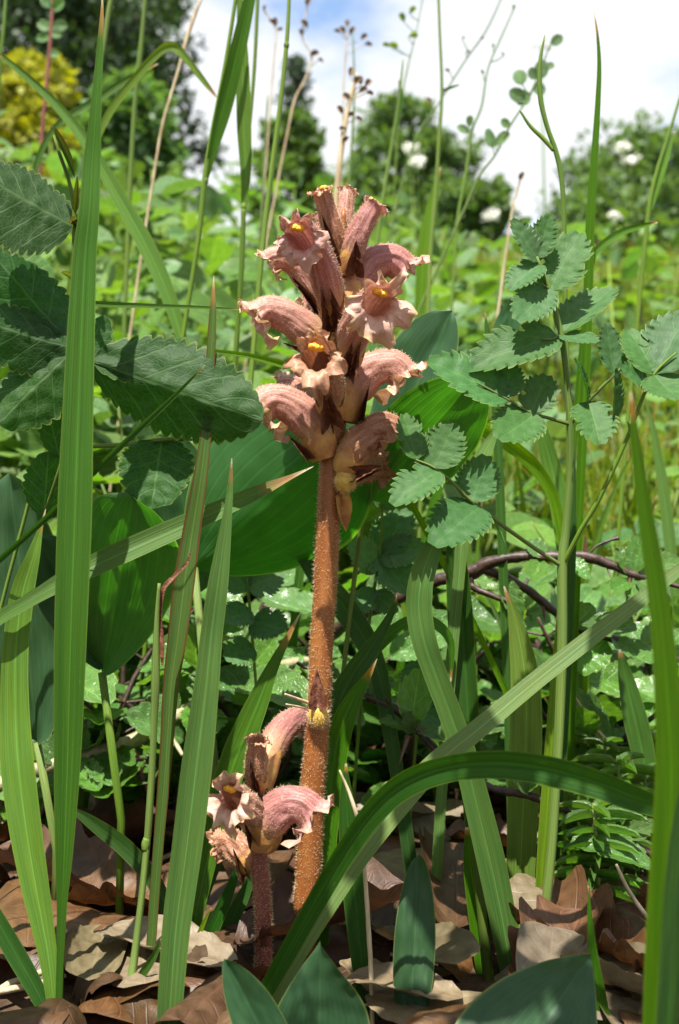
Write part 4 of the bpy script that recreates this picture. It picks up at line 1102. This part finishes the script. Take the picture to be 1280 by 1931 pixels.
# ------------------------------------------------------------------ the toothed pinnate herb on the right
N1, N2, N3, N4 = (1060, 1068, .300), (1075, 800, .298), (1058, 632, .298), (1036, 545, .298)
geo, w = px_tube([(1012,484,.298,5),(1022,510,.298,7),(*N4,8),(*N3,11),(1068,710,.298,12),(*N2,14),(1075,900,.299,14),(1067,1000,.30,16),(*N1,19),(1060,1200,.30,19),(1055,1350,.30,19),(1048,1480,.30,18),(1040,1600,.30,18),(1029,1710,.30,19),(1018,1815,.30,21)], 10, root=True)
t = thing('toothed_herb', w[-1], 'tall herb with blue-green spiny-toothed leaflets on a pale branching stalk', 'herb')
part('stem', geo, 'culm', t)
for pts in ([(*N1,9),(1000,1028,.296,8),(940,985,.293,8),(890,946,.29,7),(850,907,.288,6),(815,880,.287,5),(770,862,.287,4)],
            [(*N1,10),(1095,1000,.296,9),(1130,940,.293,9),(1180,832,.29,8),(1215,742,.288,7),(1238,700,.287,6),(1275,665,.286,4)],
            [(*N2,8),(1040,790,.295,7),(1000,778,.293,6),(955,752,.291,5),(900,722,.289,4)],
            [(*N2,8),(1108,758,.295,7),(1150,715,.293,6),(1200,668,.292,4)],
            [(*N3,6),(1040,640,.296,5),(1022,640,.295,4)], [(*N4,5),(1020,535,.296,3)]):
    part('leaf_stalk', px_tube(pts, 7)[0], 'culm', t)
UMB = [ # base, tip, width, face
 ((1016,494,.298), (970,412,.296), 52, (.3,-.8,.3)), ((1013,486,.298), (1036,408,.30), 46, (0,-.7,.6)), ((1018,498,.298), (962,532,.292), 56, (0,-.7,.7)),
 ((1035,548,.298), (1092,436,.302), 88, (-.1,-.8,.5)), ((1035,543,.298), (970,614,.29), 66, (0,-.8,.5)), ((1062,626,.298), (1152,532,.306), 82, (-.2,-.45,.85)),
 ((1060,632,.298), (1126,652,.29), 46, (0,-.5,.85)), ((1052,637,.297), (890,668,.288), 92, (0,-.7,.6)),
 ((1002,777,.293), (1032,706,.296), 66, (0,-.7,.6)), ((1008,780,.293), (936,838,.284), 82, (.1,-.7,.7)), ((958,754,.291), (816,672,.288), 96, (0,-.75,.6)), ((948,748,.291), (966,688,.295), 56, (.1,-.8,.5)),
 ((1108,758,.295), (1100,676,.29), 26, (.9,-.5,.2)), ((1110,758,.295), (1132,834,.287), 74, (0,-.8,.5)), ((1160,706,.293), (1138,616,.297), 52, (.3,-.8,.3)), ((1156,792,.293), (1168,698,.288), 36, (.6,-.7,.3)),
 ((1182,794,.291), (1190,842,.288), 17, (.8,-.5,.3)),
 ((1234,706,.287), (1192,612,.292), 74, (.2,-.8,.4)), ((1236,704,.287), (1296,584,.293), 100, (-.2,-.8,.5)), ((1234,708,.287), (1278,760,.28), 78, (0,-.7,.6)), ((1222,728,.288), (1176,690,.283), 52, (.2,-.8,.5)),
 ((818,882,.287), (856,802,.29), 74, (0,-.6,.75)), ((826,888,.287), (744,934,.278), 70, (.1,-.6,.75)), ((786,866,.287), (762,780,.29), 50, (.3,-.9,.1)), ((890,946,.29), (918,864,.293), 74, (0,-.7,.6)), ((904,956,.29), (820,1018,.278), 94, (.1,-.65,.7)),
 ((930,978,.292), (948,1030,.29), 16, (.9,-.4,.2)),
]
for i, (b, e, ww, fc) in enumerate(UMB):
    B, E = P(*b), P(*e)
    inst('leaflet', L_UMB[i % 5], place(B, E, ww * 1.06 * b[2] / F, Vector(fc) + rnd_unit() * .12), t)

# a second toothed herb in the shade behind the tall flower stem
def small_umbel(label, stem, leaves, mat=None):
    geo, w = px_tube(stem, 7, root=True)
    t = thing('toothed_herb', w[-1], label, 'herb'); part('stem', geo, 'culm', t)
    for i, (b, e, ww) in enumerate(leaves):
        inst('leaflet', L_UMB[(i * 2) % 5], place(P(*b), P(*e), ww * b[2] / F, Vector((random.uniform(-.3, .3), -.8, .5))), t)
small_umbel('shaded toothed herb standing just right of the tall flower stem', [(722,945,.345,4),(716,1040,.345,6),(702,1130,.345,7),(690,1220,.345,7),(680,1330,.345,7)],
            [((716,1045,.345),(770,960,.348),74), ((716,1050,.345),(770,1108,.338),80), ((712,1075,.345),(650,1015,.34),56), ((706,1110,.345),(672,1160,.34),44), ((720,960,.345),(735,905,.345),60), ((716,1046,.345),(800,1030,.34),66), ((704,1120,.345),(745,1150,.34),46)])
small_umbel('toothed herb seedling half hidden behind the lower twig', [(800,1230,.36,4),(792,1310,.36,6),(784,1400,.36,6)],
            [((796,1290,.36),(770,1250,.36),60), ((794,1300,.36),(840,1255,.36),58), ((790,1330,.36),(735,1330,.355),50), ((790,1340,.36),(845,1370,.355),46)])
small_umbel('toothed herb with leaflets beneath the sideways-leaning blade', [(465,1090,.35,4),(472,1160,.35,6),(480,1260,.35,6)],
            [((468,1110,.35),(430,1070,.35),66), ((468,1110,.35),(530,1075,.35),76), ((472,1150,.35),(420,1175,.345),60), ((474,1170,.35),(540,1190,.345),66), ((478,1220,.35),(425,1240,.345),60)])

# ------------------------------------------------------------------ broad parallel-veined leaves
def broad(label, b, e, ww, face, curl=.0, fold=.3, a=.75, bb=.7, mat='broad', roll=0, seed=0, wave=.3, cup=.1, stalk=None, extra=()):
    B = P(*b)
    if stalk is None:
        g = Vector((B.x + .004, B.y + .002, H(B.x, B.y) - .004))
        pts = [B, (B + g) / 2 + Vector((.003, 0, 0)), g] if B.z - g.z > .008 else [B, g]
        sg = tube_geo(pts, [.0011] * len(pts), 8)
    else:
        sg, w = px_tube(stalk, 8, root=True); g = w[-1]
    t = thing('broad_leaf_plant', g, label, 'plant')
    part('stalk', sg, 'culm', t)
    for (bq, eq, wq, fq, cq, fo, mq) in ((b, e, ww, face, curl, fold, mat),) + tuple(extra):
        add_leaf(t, leaf_local(34, 10, ovate(a, bb, .03), fold=fo, curl=cq, ripple=.012, seed=seed + int(wq), wave=wave, cup=cup), mq, bq, eq, wq, fq, name='broad_leaf')
    return t
broad('broad ribbed leaf hanging behind the tall stem just below the flowers', (366,1070,.335), (664,800,.316), 330, (-.15,-.93,-.26), .10, -.2, .75, .6)
broad('broad ribbed leaf, dark above and glowing green below, behind the sideways-leaning blade', (192,1268,.312), (262,915,.292), 215, (0,-.96,-.12), .12, .2, .85, .5,
      extra=(((190,1262,.312), (70,1010,.305), 110, (.3,-.9,.1), .1, .3, 'broad_blue'),))
broad('pair of broad pointed leaves, one bright and one bluish, right of the flowers', (690,930,.33), (852,586,.325), 150, (-.4,-.75,.45), .0, .3, .75, .6, mat='broad_blue', stalk=[(690,930,.33,9),(672,1060,.335,9),(655,1200,.335,9)],
      extra=(((700,945,.328), (902,700,.305), 175, (.05,-.93,-.2), .05, .25, 'broad'), ((690,925,.33), (640,770,.335), 90, (.3,-.9,.3), .0, .3, 'broad')))
broad('large dark broad leaf at the bottom rising to a point beside the stem bases', (600,2030,.243), (604,1778,.240), 190, (.1,-.9,.2), .0, .22, .55, 1.15, mat='broad_blue')
broad('large dark broad leaf cut off at the bottom right, with fine parallel veins', (892,2120,.222), (1115,1800,.238), 250, (-.2,-.9,.3), .0, .2, .6, 1.0, mat='broad_blue')
broad('dark sword-shaped leaf at the bottom, tip pointing to the small spike', (552,2060,.232), (424,1808,.232), 96, (.2,-.85,.4), .0, .25, .5, .7, mat='broad_blue')
broad('upright lance-shaped leaf dappled with leaf shadow over the pale litter', (772,1965,.256), (790,1611,.268), 76, (-.1,-.9,.35), .0, .15, .5, .55, mat='broad_blue')
broad('low glossy leaf lying flat at the bottom beside the lance-shaped leaf', (800,1985,.25), (925,1890,.262), 60, (0,-.4,.9), .0, .3, mat='broad_blue')
broad('wide bluish leaf in the shade behind the pale-tipped blade', (70,1400,.318), (18,890,.312), 165, (.1,-.9,.3), .0, .2, .6, .6, mat='broad_blue')
broad('flat bluish leaf in the shade behind the splitting brown-edged blade', (372,1120,.345), (325,820,.34), 125, (0,-.9,.3), .0, .2, .6, .5, mat='broad_blue')
broad('soft-focus broad leaf standing behind the toothed herb leaflets', (930,720,.45), (975,560,.45), 60, (-.3,-.8,.4), .0, .3, mat='broad_blue')

# ------------------------------------------------------------------ woody twigs
def twig(name, label, paths, thorns=(), leaves=(), bark='bark', root=0):
    g0, w0 = px_tube(paths[0], 9, n=10 * len(paths[0]), bumps=.28, root=True)
    t = thing(name, w0[-1], label, 'twig')
    part('branch', g0, bark, t)
    for p in paths[1:]:
        part('branch', px_tube(p, 8, n=8 * len(p), bumps=.28)[0], bark, t)
    for a, b, ww in thorns:
        part('thorn', px_tube([(*a, ww), (*[(p + q) / 2 for p, q in zip(a, b)], ww * .6), (*b, .6)], 6)[0], 'thorn', t)
    for i, (b, e, ww, fc) in enumerate(leaves):
        inst('leaf', L_HAW[i % 4], place(P(*b), P(*e), ww * b[2] / F, Vector(fc)), t)
twig('thorny_twig', 'dark thorny twig arching behind the toothed herb stalk',
     [[(1330,1118,.352,7),(1250,1098,.354,11),(1190,1082,.355,15),(1150,1064,.356,18),(1105,1050,.357,21),(1050,1050,.358,20),(980,1050,.36,20),(925,1060,.362,22),(890,1078,.364,27),(840,1090,.366,24),(780,1113,.37,24),(730,1138,.374,24),(680,1160,.38,24),(620,1200,.39,25),(560,1265,.41,26),(520,1360,.43,26)],
      [(905,1072,.363,18),(945,1085,.364,18),(990,1110,.365,17),(1030,1140,.366,16),(1080,1182,.366,14),(1140,1200,.366,17),(1200,1218,.366,15),(1290,1250,.366,12)],
      [(888,1082,.364,16),(890,1105,.363,13),(925,1122,.361,12),(965,1136,.36,10)],
      [(1108,1048,.357,5),(1125,1030,.357,5),(1150,1019,.357,5),(1166,1014,.357,9)]],
     [((1104,1050,.357),(1104,1003,.356),12), ((1024,1138,.366),(1027,1174,.365),9), ((1188,1088,.355),(1180,1146,.353),10), ((760,1122,.372),(772,1094,.37),9), ((1140,1058,.357),(1152,1090,.354),6)],
     [((1190,1090,.355),(1172,1028,.357),44,(.3,-.8,.4)), ((1192,1088,.355),(1218,1005,.358),46,(-.3,-.7,.6)), ((1196,1092,.355),(1255,1120,.348),44,(0,-.5,.8)), ((1186,1094,.355),(1150,1120,.35),36,(0,-.7,.6)), ((1200,1090,.355),(1290,1040,.36),54,(0,-.6,.7)), ((1184,1096,.355),(1195,1135,.35),26,(0,-.8,.5)),
      ((1030,1052,.358),(995,1020,.36),40,(.2,-.8,.4)), ((1020,1055,.358),(1000,1105,.35),44,(0,-.7,.7)), ((1060,1055,.357),(1110,1080,.35),40,(0,-.6,.8)), ((1080,1184,.366),(1120,1142,.364),52,(0,-.8,.5)), ((1090,1190,.366),(1200,1180,.362),60,(0,-.6,.7)), ((1155,1202,.366),(1226,1270,.352),56,(-.1,-.35,.9)),
      ((1140,1205,.366),(1100,1260,.358),60,(0,-.8,.5)), ((1100,1195,.366),(1060,1235,.36),50,(0,-.8,.5)), ((1210,1222,.366),(1260,1180,.366),48,(0,-.7,.6)), ((1240,1232,.366),(1275,1300,.36),56,(0,-.8,.4)), ((940,1085,.364),(985,1165,.358),40,(0,-.8,.5)), ((800,1105,.369),(780,1060,.37),40,(0,-.8,.5))])
twig('thorny_twig', 'thorny twig with glossy leaves running low behind the arching dark blade',
     [[(640,1295,.338,9),(700,1318,.336,15),(740,1332,.335,17),(775,1362,.333,16),(820,1412,.331,15),(880,1465,.328,15),(940,1490,.325,15),(985,1497,.323,16),(1035,1512,.32,16),(1080,1532,.318,15),(1120,1550,.316,17),(1170,1576,.315,12),(1220,1606,.314,14),(1290,1650,.313,12),(1340,1700,.312,12)],
      [(640,1295,.338,9),(600,1270,.342,8),(560,1250,.345,7)], [(745,1335,.335,10),(760,1322,.336,8),(775,1310,.337,5)]],
     [((862,1488,.329),(858,1526,.328),9), ((770,1388,.333),(752,1442,.328),12), ((1116,1552,.316),(1114,1576,.314),7), ((735,1332,.335),(725,1310,.332),7)],
     [((1232,1640,.309),(1090,1566,.312),76,(0,-.42,.9)), ((1126,1546,.316),(1070,1525,.318),30,(0,-.6,.8)), ((1128,1548,.316),(1200,1528,.318),36,(0,-.6,.8)), ((1128,1545,.316),(1118,1510,.318),18,(.3,-.8,.4)),
      ((772,1376,.333),(722,1352,.331),36,(0,-.55,.85)), ((774,1374,.333),(792,1262,.336),62,(-.1,-.85,.4)), ((780,1378,.333),(860,1402,.326),34,(0,-.5,.85)), ((776,1380,.333),(800,1366,.33),22,(0,-.7,.7)), ((770,1384,.333),(772,1345,.33),26,(0,-.6,.7)), ((1000,1500,.322),(955,1436,.322),44,(0,-.6,.8)), ((990,1498,.322),(1050,1440,.32),36,(0,-.4,.9)),
      ((700,1320,.336),(668,1270,.338),44,(0,-.8,.5)), ((690,1316,.336),(740,1275,.338),40,(0,-.8,.5)), ((830,1420,.331),(880,1360,.33),40,(0,-.8,.5)), ((640,1296,.338),(600,1330,.335),44,(0,-.8,.4)), ((1175,1580,.315),(1235,1555,.315),40,(0,-.7,.6))])
twig('pale_branch', 'pale greenish-tan branch crossing low behind the left-hand blades',
     [[(590,1243,.40,14),(545,1252,.395,20),(500,1266,.39,24),(440,1290,.385,27),(390,1320,.38,27),(330,1352,.376,26),(270,1388,.372,28),(200,1416,.368,28),(130,1434,.364,28),(60,1456,.36,28),(-20,1490,.355,28),(-120,1560,.35,28)],
      [(300,1370,.374,14),(325,1395,.37,10),(345,1425,.366,8)]], [((420,1300,.383),(432,1278,.382),8)],
     [((445,1290,.384),(578,1300,.36),92,(0,-.6,.75)), ((452,1285,.385),(520,1205,.39),60,(0,-.8,.5)), ((215,1415,.367),(250,1440,.355),40,(0,-.6,.75)), ((212,1412,.367),(240,1378,.36),44,(0,-.6,.75)), ((120,1436,.364),(70,1390,.36),54,(0,-.7,.6)), ((130,1436,.364),(190,1500,.35),60,(0,-.6,.7)), ((60,1456,.36),(20,1520,.35),54,(0,-.6,.7)),
      ((350,1345,.377),(390,1385,.37),44,(0,-.7,.6)), ((330,1350,.376),(300,1300,.376),50,(0,-.8,.5)), ((180,1420,.366),(215,1490,.352),62,(.1,-.7,.6)), ((400,1316,.381),(360,1270,.384),50,(0,-.8,.5)), ((160,1428,.365),(120,1360,.366),54,(.2,-.8,.5))], bark='bark_pale')
twig('dry_curled_twig', 'black curled twig tip lying on the brown litter', [[(212,1878,.287,8),(205,1892,.287,8),(190,1905,.288,6),(172,1912,.289,5),(150,1925,.29,5)]])

# ------------------------------------------------------------------ the two broomrapes
def hairs(points, normals, L, r, seed=0):
    rs = np.random.default_rng(seed)
    p = np.asarray([tuple(q) for q in points]); n = np.asarray([tuple(q) for q in normals]); k = len(p)
    n = n + rs.normal(0, .35, (k, 3)); n /= np.linalg.norm(n, axis=1)[:, None]
    a = np.cross(n, rs.normal(0, 1, (k, 3))); a /= np.linalg.norm(a, axis=1)[:, None] + 1e-9
    b = np.cross(n, a); L = L * rs.uniform(.5, 1.3, (k, 1))
    e = p + n * L; bend = rs.normal(0, .15, (k, 3)) * L
    V = np.stack([p + a * r, p - a * .5 * r + b * .87 * r, p - a * .5 * r - b * .87 * r, e + bend], 1).reshape(-1, 3)
    i = np.arange(k)[:, None] * 4
    Fc = np.concatenate([i + [0, 1, 3], i + [1, 2, 3], i + [2, 0, 3]])
    return V.tolist(), Fc.tolist(), [(0, 0)] * len(V)

def surf_samples(geo, k, seed=0, vmin=0, vmax=1, out=None):
    rs = random.Random(seed); V, Fc, UV = geo; P_, N_ = [], []
    qs = [f for f in Fc if len(f) == 4 and vmin <= UV[f[0]][1] <= vmax]
    ar = [((V[f[1]] - V[f[0]]).cross(V[f[3]] - V[f[0]])) for f in qs]
    pick = rs.choices(range(len(qs)), weights=[a.length + 1e-12 for a in ar], k=k)
    for i in pick:
        f = qs[i]; a, b = rs.random(), rs.random()
        P_.append((V[f[0]] * (1 - a) + V[f[1]] * a) * (1 - b) + (V[f[3]] * (1 - a) + V[f[2]] * a) * b)
        n = ar[i].normalized() if ar[i].length > 0 else Vector((0, 0, 1))
        N_.append(n)
    return P_, N_

def flower(t, pts, r_px, mat, axis, lip=1.0, stig=True, bract=None, calyx=True, seed=0, label=None, wilt=0.0, dors=None, nh=1100):
    """bilabiate tube: pts = (x, y, d) from the stem to the mouth"""
    rs = random.Random(seed); NR, NA = 22, 56
    s = cat_rom([tuple(P(*p)) for p in pts], NR)
    w = [Vector(p) for p in s]; T_ = frames(w)
    r0 = r_px * .86 * .30 / F
    ax = Vector(axis)
    d0 = Vector(dors) if dors else Vector((ax.x - w[-1].x, ax.y - w[-1].y, 0)) + Vector((0, 0, .3 * r0))
    nd = (d0 - T_[0] * d0.dot(T_[0])).normalized()
    V, UV, Fc = [], [], []
    D = []
    for i in range(NR + 1):
        if i:
            nd = T_[i - 1].rotation_difference(T_[i]) @ nd; nd = (nd - T_[i] * nd.dot(T_[i])).normalized()
        f = i / NR; bi = T_[i].cross(nd); D.append((nd.copy(), bi.copy()))
        rr = r0 * (.62 + .30 * min(1, f / .3) + .16 * math.sin(math.pi * min(1, f / .8)) - .10 * math.exp(-((f - .28) / .1) ** 2) - .05 * f)
        for j in range(NA):
            th = 2 * math.pi * j / NA
            k = rr * (1 + .05 * math.cos(2 * th) + .03 * math.cos(10 * th) * f + .15 * f * mnoise.noise(Vector((math.cos(th) * 2.2, math.sin(th) * 2.2 + seed, f * 4))))
            if wilt: k *= 1 + wilt * .35 * mnoise.noise(Vector((math.cos(th) * 3, math.sin(th) * 3 + seed * 2, f * 6)))
            V.append(w[i] + (nd * math.cos(th) + bi * math.sin(th)) * k); UV.append((j / NA, .7 * f))
    NL = 10; nd, bi = D[-1]; tt = T_[-1]
    lobes = [(.55, .72, .85, .6), (-.55, .72, .85, .6), (math.pi, .66, 1.3, 1.3), (2.02, .64, 1.1, 1.2), (-2.02, .64, 1.1, 1.2)]
    for q in range(1, NL + 1):
        sq = q / NL
        for j in range(NA):
            th = 2 * math.pi * j / NA; best = .14; fl = .7
            for c, hw, ln, flare in lobes:
                dth = abs((th - c + math.pi) % (2 * math.pi) - math.pi)
                if dth < hw:
                    e = ln * math.sqrt(max(0, 1 - (dth / hw) ** 2.6))
                    if e > best: best, fl = e, flare
            ed = 1 + .20 * math.sin(19 * th + seed) * sq * math.sin(31 * th + 2 * seed) + .25 * mnoise.noise(Vector((th * 6, seed, 1))) * sq
            ln = best * r0 * lip * 1.05 * ed
            rad = nd * math.cos(th) + bi * math.sin(th)
            ang = fl * (.35 + .75 * sq) + .38 * sq * sq * math.sin(8 * th + seed * 1.7) + wilt * .8 * sq * mnoise.noise(Vector((th * 3, seed, sq)))
            b = V[NR * NA + j]
            p = b + (tt * math.cos(ang) + rad * math.sin(ang)) * (ln * sq)
            p += rad * (r0 * sq * (.10 * math.sin(11 * th + seed * 2.3) + .42 * mnoise.noise(Vector((th * 4.1, seed * 1.3, sq * 3))))) + tt * (r0 * .45 * sq * mnoise.noise(Vector((th * 4.7, seed + 3, sq * 3))))
            V.append(p); UV.append((j / NA, .7 + .3 * sq))
    for i in range(NR + NL):
        for j in range(NA):
            j2 = (j + 1) % NA
            Fc.append((i * NA + j, i * NA + j2, (i + 1) * NA + j2, (i + 1) * NA + j))
    fo = part('flower', (V, Fc, UV), mat, t, label=label)
    if calyx:
        cv, cu, cf = [], [], []; nc = 9
        for i in range(nc + 1):
            f = i / nc; ii = f * NR * .22; i0 = min(NR - 1, int(ii)); fr = ii - i0
            c = w[i0].lerp(w[i0 + 1], fr); n_, b_ = D[i0]
            for j in range(NA):
                th = 2 * math.pi * j / NA
                rr = r0 * (.64 + .30 * math.sin(min(1, f * 1.25) * 1.57)) * 1.06
                ext = (.5 + .5 * math.cos(4 * th)) * f * f * r0 * .8
                cv.append(c + (n_ * math.cos(th) + b_ * math.sin(th)) * rr + T_[i0] * ext); cu.append((j / NA, f))
        for i in range(nc):
            for j in range(NA):
                j2 = (j + 1) % NA; cf.append((i * NA + j, i * NA + j2, (i + 1) * NA + j2, (i + 1) * NA + j))
        part('calyx', (cv, cf, cu), 'calyx', fo)
    if bract:
        bx, by, bw = bract
        B = w[1] - D[1][0] * r0 * .9
        E = P(bx, by, pts[min(1, len(pts) - 1)][2] - .006)
        g = leaf_local(14, 4, ovate(.35, 1.0, .12), fold=.7, curl=-.1, ripple=.12, seed=seed)
        part('bract', xf(g, place(B, E, bw * .3 / F, Vector((0, -1, .2)))), 'brown_dry', fo)
    if stig:
        c = w[-1] + nd * r0 * .46 + tt * r0 * .25; sv, sf, su = [], [], []
        for sgn in (-1, 1):
            o = len(sv)
            for a in range(7):
                for b in range(10):
                    ph = math.pi * a / 6; th = 2 * math.pi * b / 10
                    dirv = bi * (math.sin(ph) * math.cos(th) * 1.15) + nd * (math.sin(ph) * math.sin(th) * .85) + tt * math.cos(ph)
                    sv.append(c + bi * (sgn * r0 * .17) + nd * (sgn * r0 * .05) + dirv * r0 * .27 * (1 + .25 * mnoise.noise(Vector((a * .9, b * .8, seed + sgn))))); su.append((b / 10, a / 6))
            for a in range(6):
                for b in range(10):
                    b2 = (b + 1) % 10; sf.append((o + a * 10 + b, o + a * 10 + b2, o + a * 10 + 10 + b2, o + a * 10 + 10 + b))
        part('stigma', (sv, sf, su), 'stigma', fo)
    ps, ns = surf_samples((V, Fc, UV), nh, seed, 0, .8)
    part('hair', hairs(ps, ns, .0007, .00005, seed), 'hair', fo, kind='stuff')
    return fo

def spike_stem(pts, mat, t, nh, seed):
    g, w = px_tube(pts, 18, n=90, bumps=.07, root=True)
    part('stem', g, mat, t)
    ps, ns = surf_samples(g, nh, seed)
    part('hair', hairs(ps, ns, .0008, .00005, seed), 'hair', t, kind='stuff')
    return w

D0 = .300
STEM = [(648,395,D0,8),(646,450,D0,14),(644,520,D0,24),(640,600,D0,32),(636,680,D0,37),(632,760,D0,41),(627,850,D0,45),(622,930,D0,46),(617,1020,D0,45),(612,1120,D0,44),(606,1220,D0,44),(602,1320,D0,44),(596,1400,D0,45),(590,1480,D0,47),(585,1580,D0,48),(580,1680,D0,50),(572,1770,D0,54),(566,1815,D0,60)]
g_, w_ = px_tube(STEM, 4, root=True)
t = thing('broomrape', w_[-1], 'tall pinkish-brown flower spike on a thick hairy orange stem', 'flower')
spike_stem(STEM, 'stem_or', t, 8000, 1)
A = P(636, 600, D0)
FL = [
 # (spine, radius px, material, lip, stigma, bract(x, y, w), wilt, label)
 ([(640,505,.300),(630,445,.297),(616,395,.295),(607,362,.2935)], 23, 'fl_brown', .45, 1, (608,405,16), .3, 'narrow brownish half-open flower at the top of the spike'),
 ([(646,470,.303),(649,420,.304),(652,385,.305),(654,362,.306)], 20, 'fl_pink', .35, 0, None, .2, 'pale closed bud at the top of the spike'),
 ([(640,500,.304),(612,440,.306),(602,405,.307)], 16, 'fl_pink', .3, 0, None, .2, 'small closed bud at the top'),
 ([(650,520,.298),(664,470,.297),(686,420,.296),(706,388,.296)], 25, 'fl_mauve', .42, 1, (672,455,30), .3, 'dark mauve half-open tube leaning right'),
 ([(636,620,.296),(620,545,.288),(600,480,.281),(576,446,.275),(566,444,.272)], 33, 'fl_mauve', .85, 1, (606,515,38), .2, 'upper flower with orange stigma facing left'),
 ([(628,610,.303),(600,555,.303),(560,502,.302),(524,486,.301),(510,492,.301)], 27, 'fl_pink', .7, 0, (548,516,16), .2, None),
 ([(652,600,.301),(666,545,.302),(700,500,.303),(738,490,.304),(758,505,.3045)], 38, 'fl_mauve', .95, 0, None, .15, 'arched mauve flower facing right'),
 ([(648,700,.294),(662,640,.288),(682,595,.282),(702,570,.277),(712,568,.274)], 36, 'fl_pink', 1.25, 1, (680,620,30), .2, 'open pale flower with orange stigma'),
 ([(624,675,.299),(596,640,.298),(555,606,.297),(510,585,.296),(488,594,.2955)], 35, 'fl_pink', .95, 0, (535,645,12), .25, 'pink flower arching left'),
 ([(628,785,.292),(620,730,.285),(608,690,.278),(597,672,.272)], 34, 'fl_brown', .95, 1, (615,735,38), .2, 'flower facing forward with orange stigma'),
 ([(650,795,.299),(664,740,.299),(700,700,.299),(738,690,.299),(758,706,.299)], 38, 'fl_pink', .9, 0, (695,730,12), .2, 'pink flower arching right, pale yellow at its base'),
 ([(610,865,.297),(592,810,.296),(555,770,.295),(515,755,.294),(494,768,.2935)], 39, 'fl_pink', 1.0, 0, (545,822,14), .3, 'large lower flower arching left'),
 ([(606,775,.306),(585,745,.309),(560,728,.312),(545,730,.314)], 30, 'fl_pink', .8, 0, None, .3, None),
 ([(600,620,.307),(592,590,.310),(585,570,.313)], 24, 'fl_pink', .6, 0, None, .3, None),
 ([(646,893,.297),(668,850,.296),(702,818,.296),(730,808,.296),(742,820,.296)], 34, 'fl_brown', .8, 0, (716,878,24), .8, 'withered brown lowest flower'),
 ([(650,900,.304),(685,885,.309),(715,880,.312)], 28, 'fl_brown', .7, 0, (718,884,12), .8, None),
]
for i, (sp, r, mat, lip, stg, br, wl, lab) in enumerate(FL):
    flower(t, sp, r, mat, A, lip=lip, stig=bool(stg), bract=br, seed=i * 7 + 3, label=lab, wilt=wl)
def bud(t, x, y, d, r, seed, tail=None):
    c = P(x, y, d); V, UV, Fc = [], [], []
    for a in range(11):
        for b in range(16):
            ph = math.pi * a / 10; th = 2 * math.pi * b / 16; rr = r * d / F
            V.append(c + Vector((math.sin(ph) * math.cos(th), math.sin(ph) * math.sin(th) * .8, math.cos(ph) * 1.1)) * rr * (1 + .08 * mnoise.noise(Vector((th, ph * 2, seed))))); UV.append((b / 16, a / 10))
    for a in range(10):
        for b in range(16):
            b2 = (b + 1) % 16; Fc.append((a * 16 + b, a * 16 + 16 + b, a * 16 + 16 + b2, a * 16 + b2))
    o = part('bud', (V, Fc, UV), 'bud', t)
    ps, ns = surf_samples((V, Fc, UV), 420, seed)
    part('hair', hairs(ps, ns, .0011, .00006, seed), 'hair', o, kind='stuff')
    if tail:
        part('bract', xf(leaf_local(12, 3, ovate(.3, 1.3, .1), fold=.4, ripple=.1, seed=seed), place(P(x, y - r * .5, d - .001), P(*tail), 30 * d / F, Vector((0, -1, .1)))), 'brown_dry', o)
bud(t, 651, 907, .2955, 21, 71)
bud(t, 600, 1352, .2962, 20, 72, (597, 1258, .2962))
part('bract', xf(leaf_local(12, 3, ovate(.4, 1.0, .1), fold=.5, ripple=.1, seed=4), place(P(640, 925, .298), P(652, 1005, .299), 26 * .3 / F, Vector((.2, -1, .1)))), 'calyx', t)
for y in (1770, 1735):
    part('scale', xf(leaf_local(10, 3, ovate(.4, 1.0, .2), fold=.6, ripple=.12, seed=y), place(P(570 + (1770 - y) * .3, y + 12, .2962), P(574 + (1770 - y) * .8, y - 48, .2955), 36 * .3 / F, Vector((0, -1, .1)))), 'brown_dry', t)

D1 = .286
STEM2 = [(487,1410,D1,14),(486,1460,D1,22),(484,1520,D1,27),(486,1580,D1,30),(491,1650,D1,32),(497,1730,D1,32),(497,1800,D1,32),(492,1860,D1,34)]
g_, w_ = px_tube(STEM2, 4, root=True)
t = thing('broomrape', w_[-1], 'short purple-stemmed flower spike growing against the tall one', 'flower')
spike_stem(STEM2, 'stem_pu', t, 3200, 2)
A = P(486, 1540, D1)
FL2 = [
 ([(492,1490,.288),(504,1430,.293),(526,1385,.300),(558,1358,.308),(592,1366,.314)], 30, 'fl_mauve', .75, 0, None, .2, 'tall arched mauve flower passing behind the main stem'),
 ([(486,1490,.283),(483,1450,.281),(484,1415,.280),(486,1396,.2795)], 23, 'fl_brown', .3, 0, (472,1440,16), .5, 'brown closed flower tube'),
 ([(484,1560,.282),(470,1528,.278),(450,1508,.274),(436,1503,.2715)], 30, 'fl_pink', 1.2, 1, (462,1556,14), .4, 'open pale frilled flower with orange stigma facing left'),
 ([(496,1600,.282),(503,1560,.281),(528,1524,.280),(562,1516,.279),(585,1532,.2785)], 37, 'fl_mauve', .9, 1, None, .3, 'arched mauve flower in front of the tall stem'),
 ([(478,1640,.288),(458,1610,.290),(434,1590,.292),(420,1592,.293)], 30, 'fl_brown', .6, 0, (440,1605,18), .7, 'withered brown flower in the shade'),
]
for i, (sp, r, mat, lip, stg, br, wl, lab) in enumerate(FL2):
    flower(t, sp, r, mat, A, lip=lip, stig=bool(stg), bract=br, seed=i * 5 + 101, label=lab, wilt=wl, nh=1100)
for y in (1770, 1840):
    part('scale', xf(leaf_local(10, 3, ovate(.4, 1.0, .2), fold=.6, ripple=.12, seed=y), place(P(497, y + 14, .2835), P(494, y - 26, .283), 16 * .286 / F, Vector((0, -1, .1)))), 'brown_dry', t)
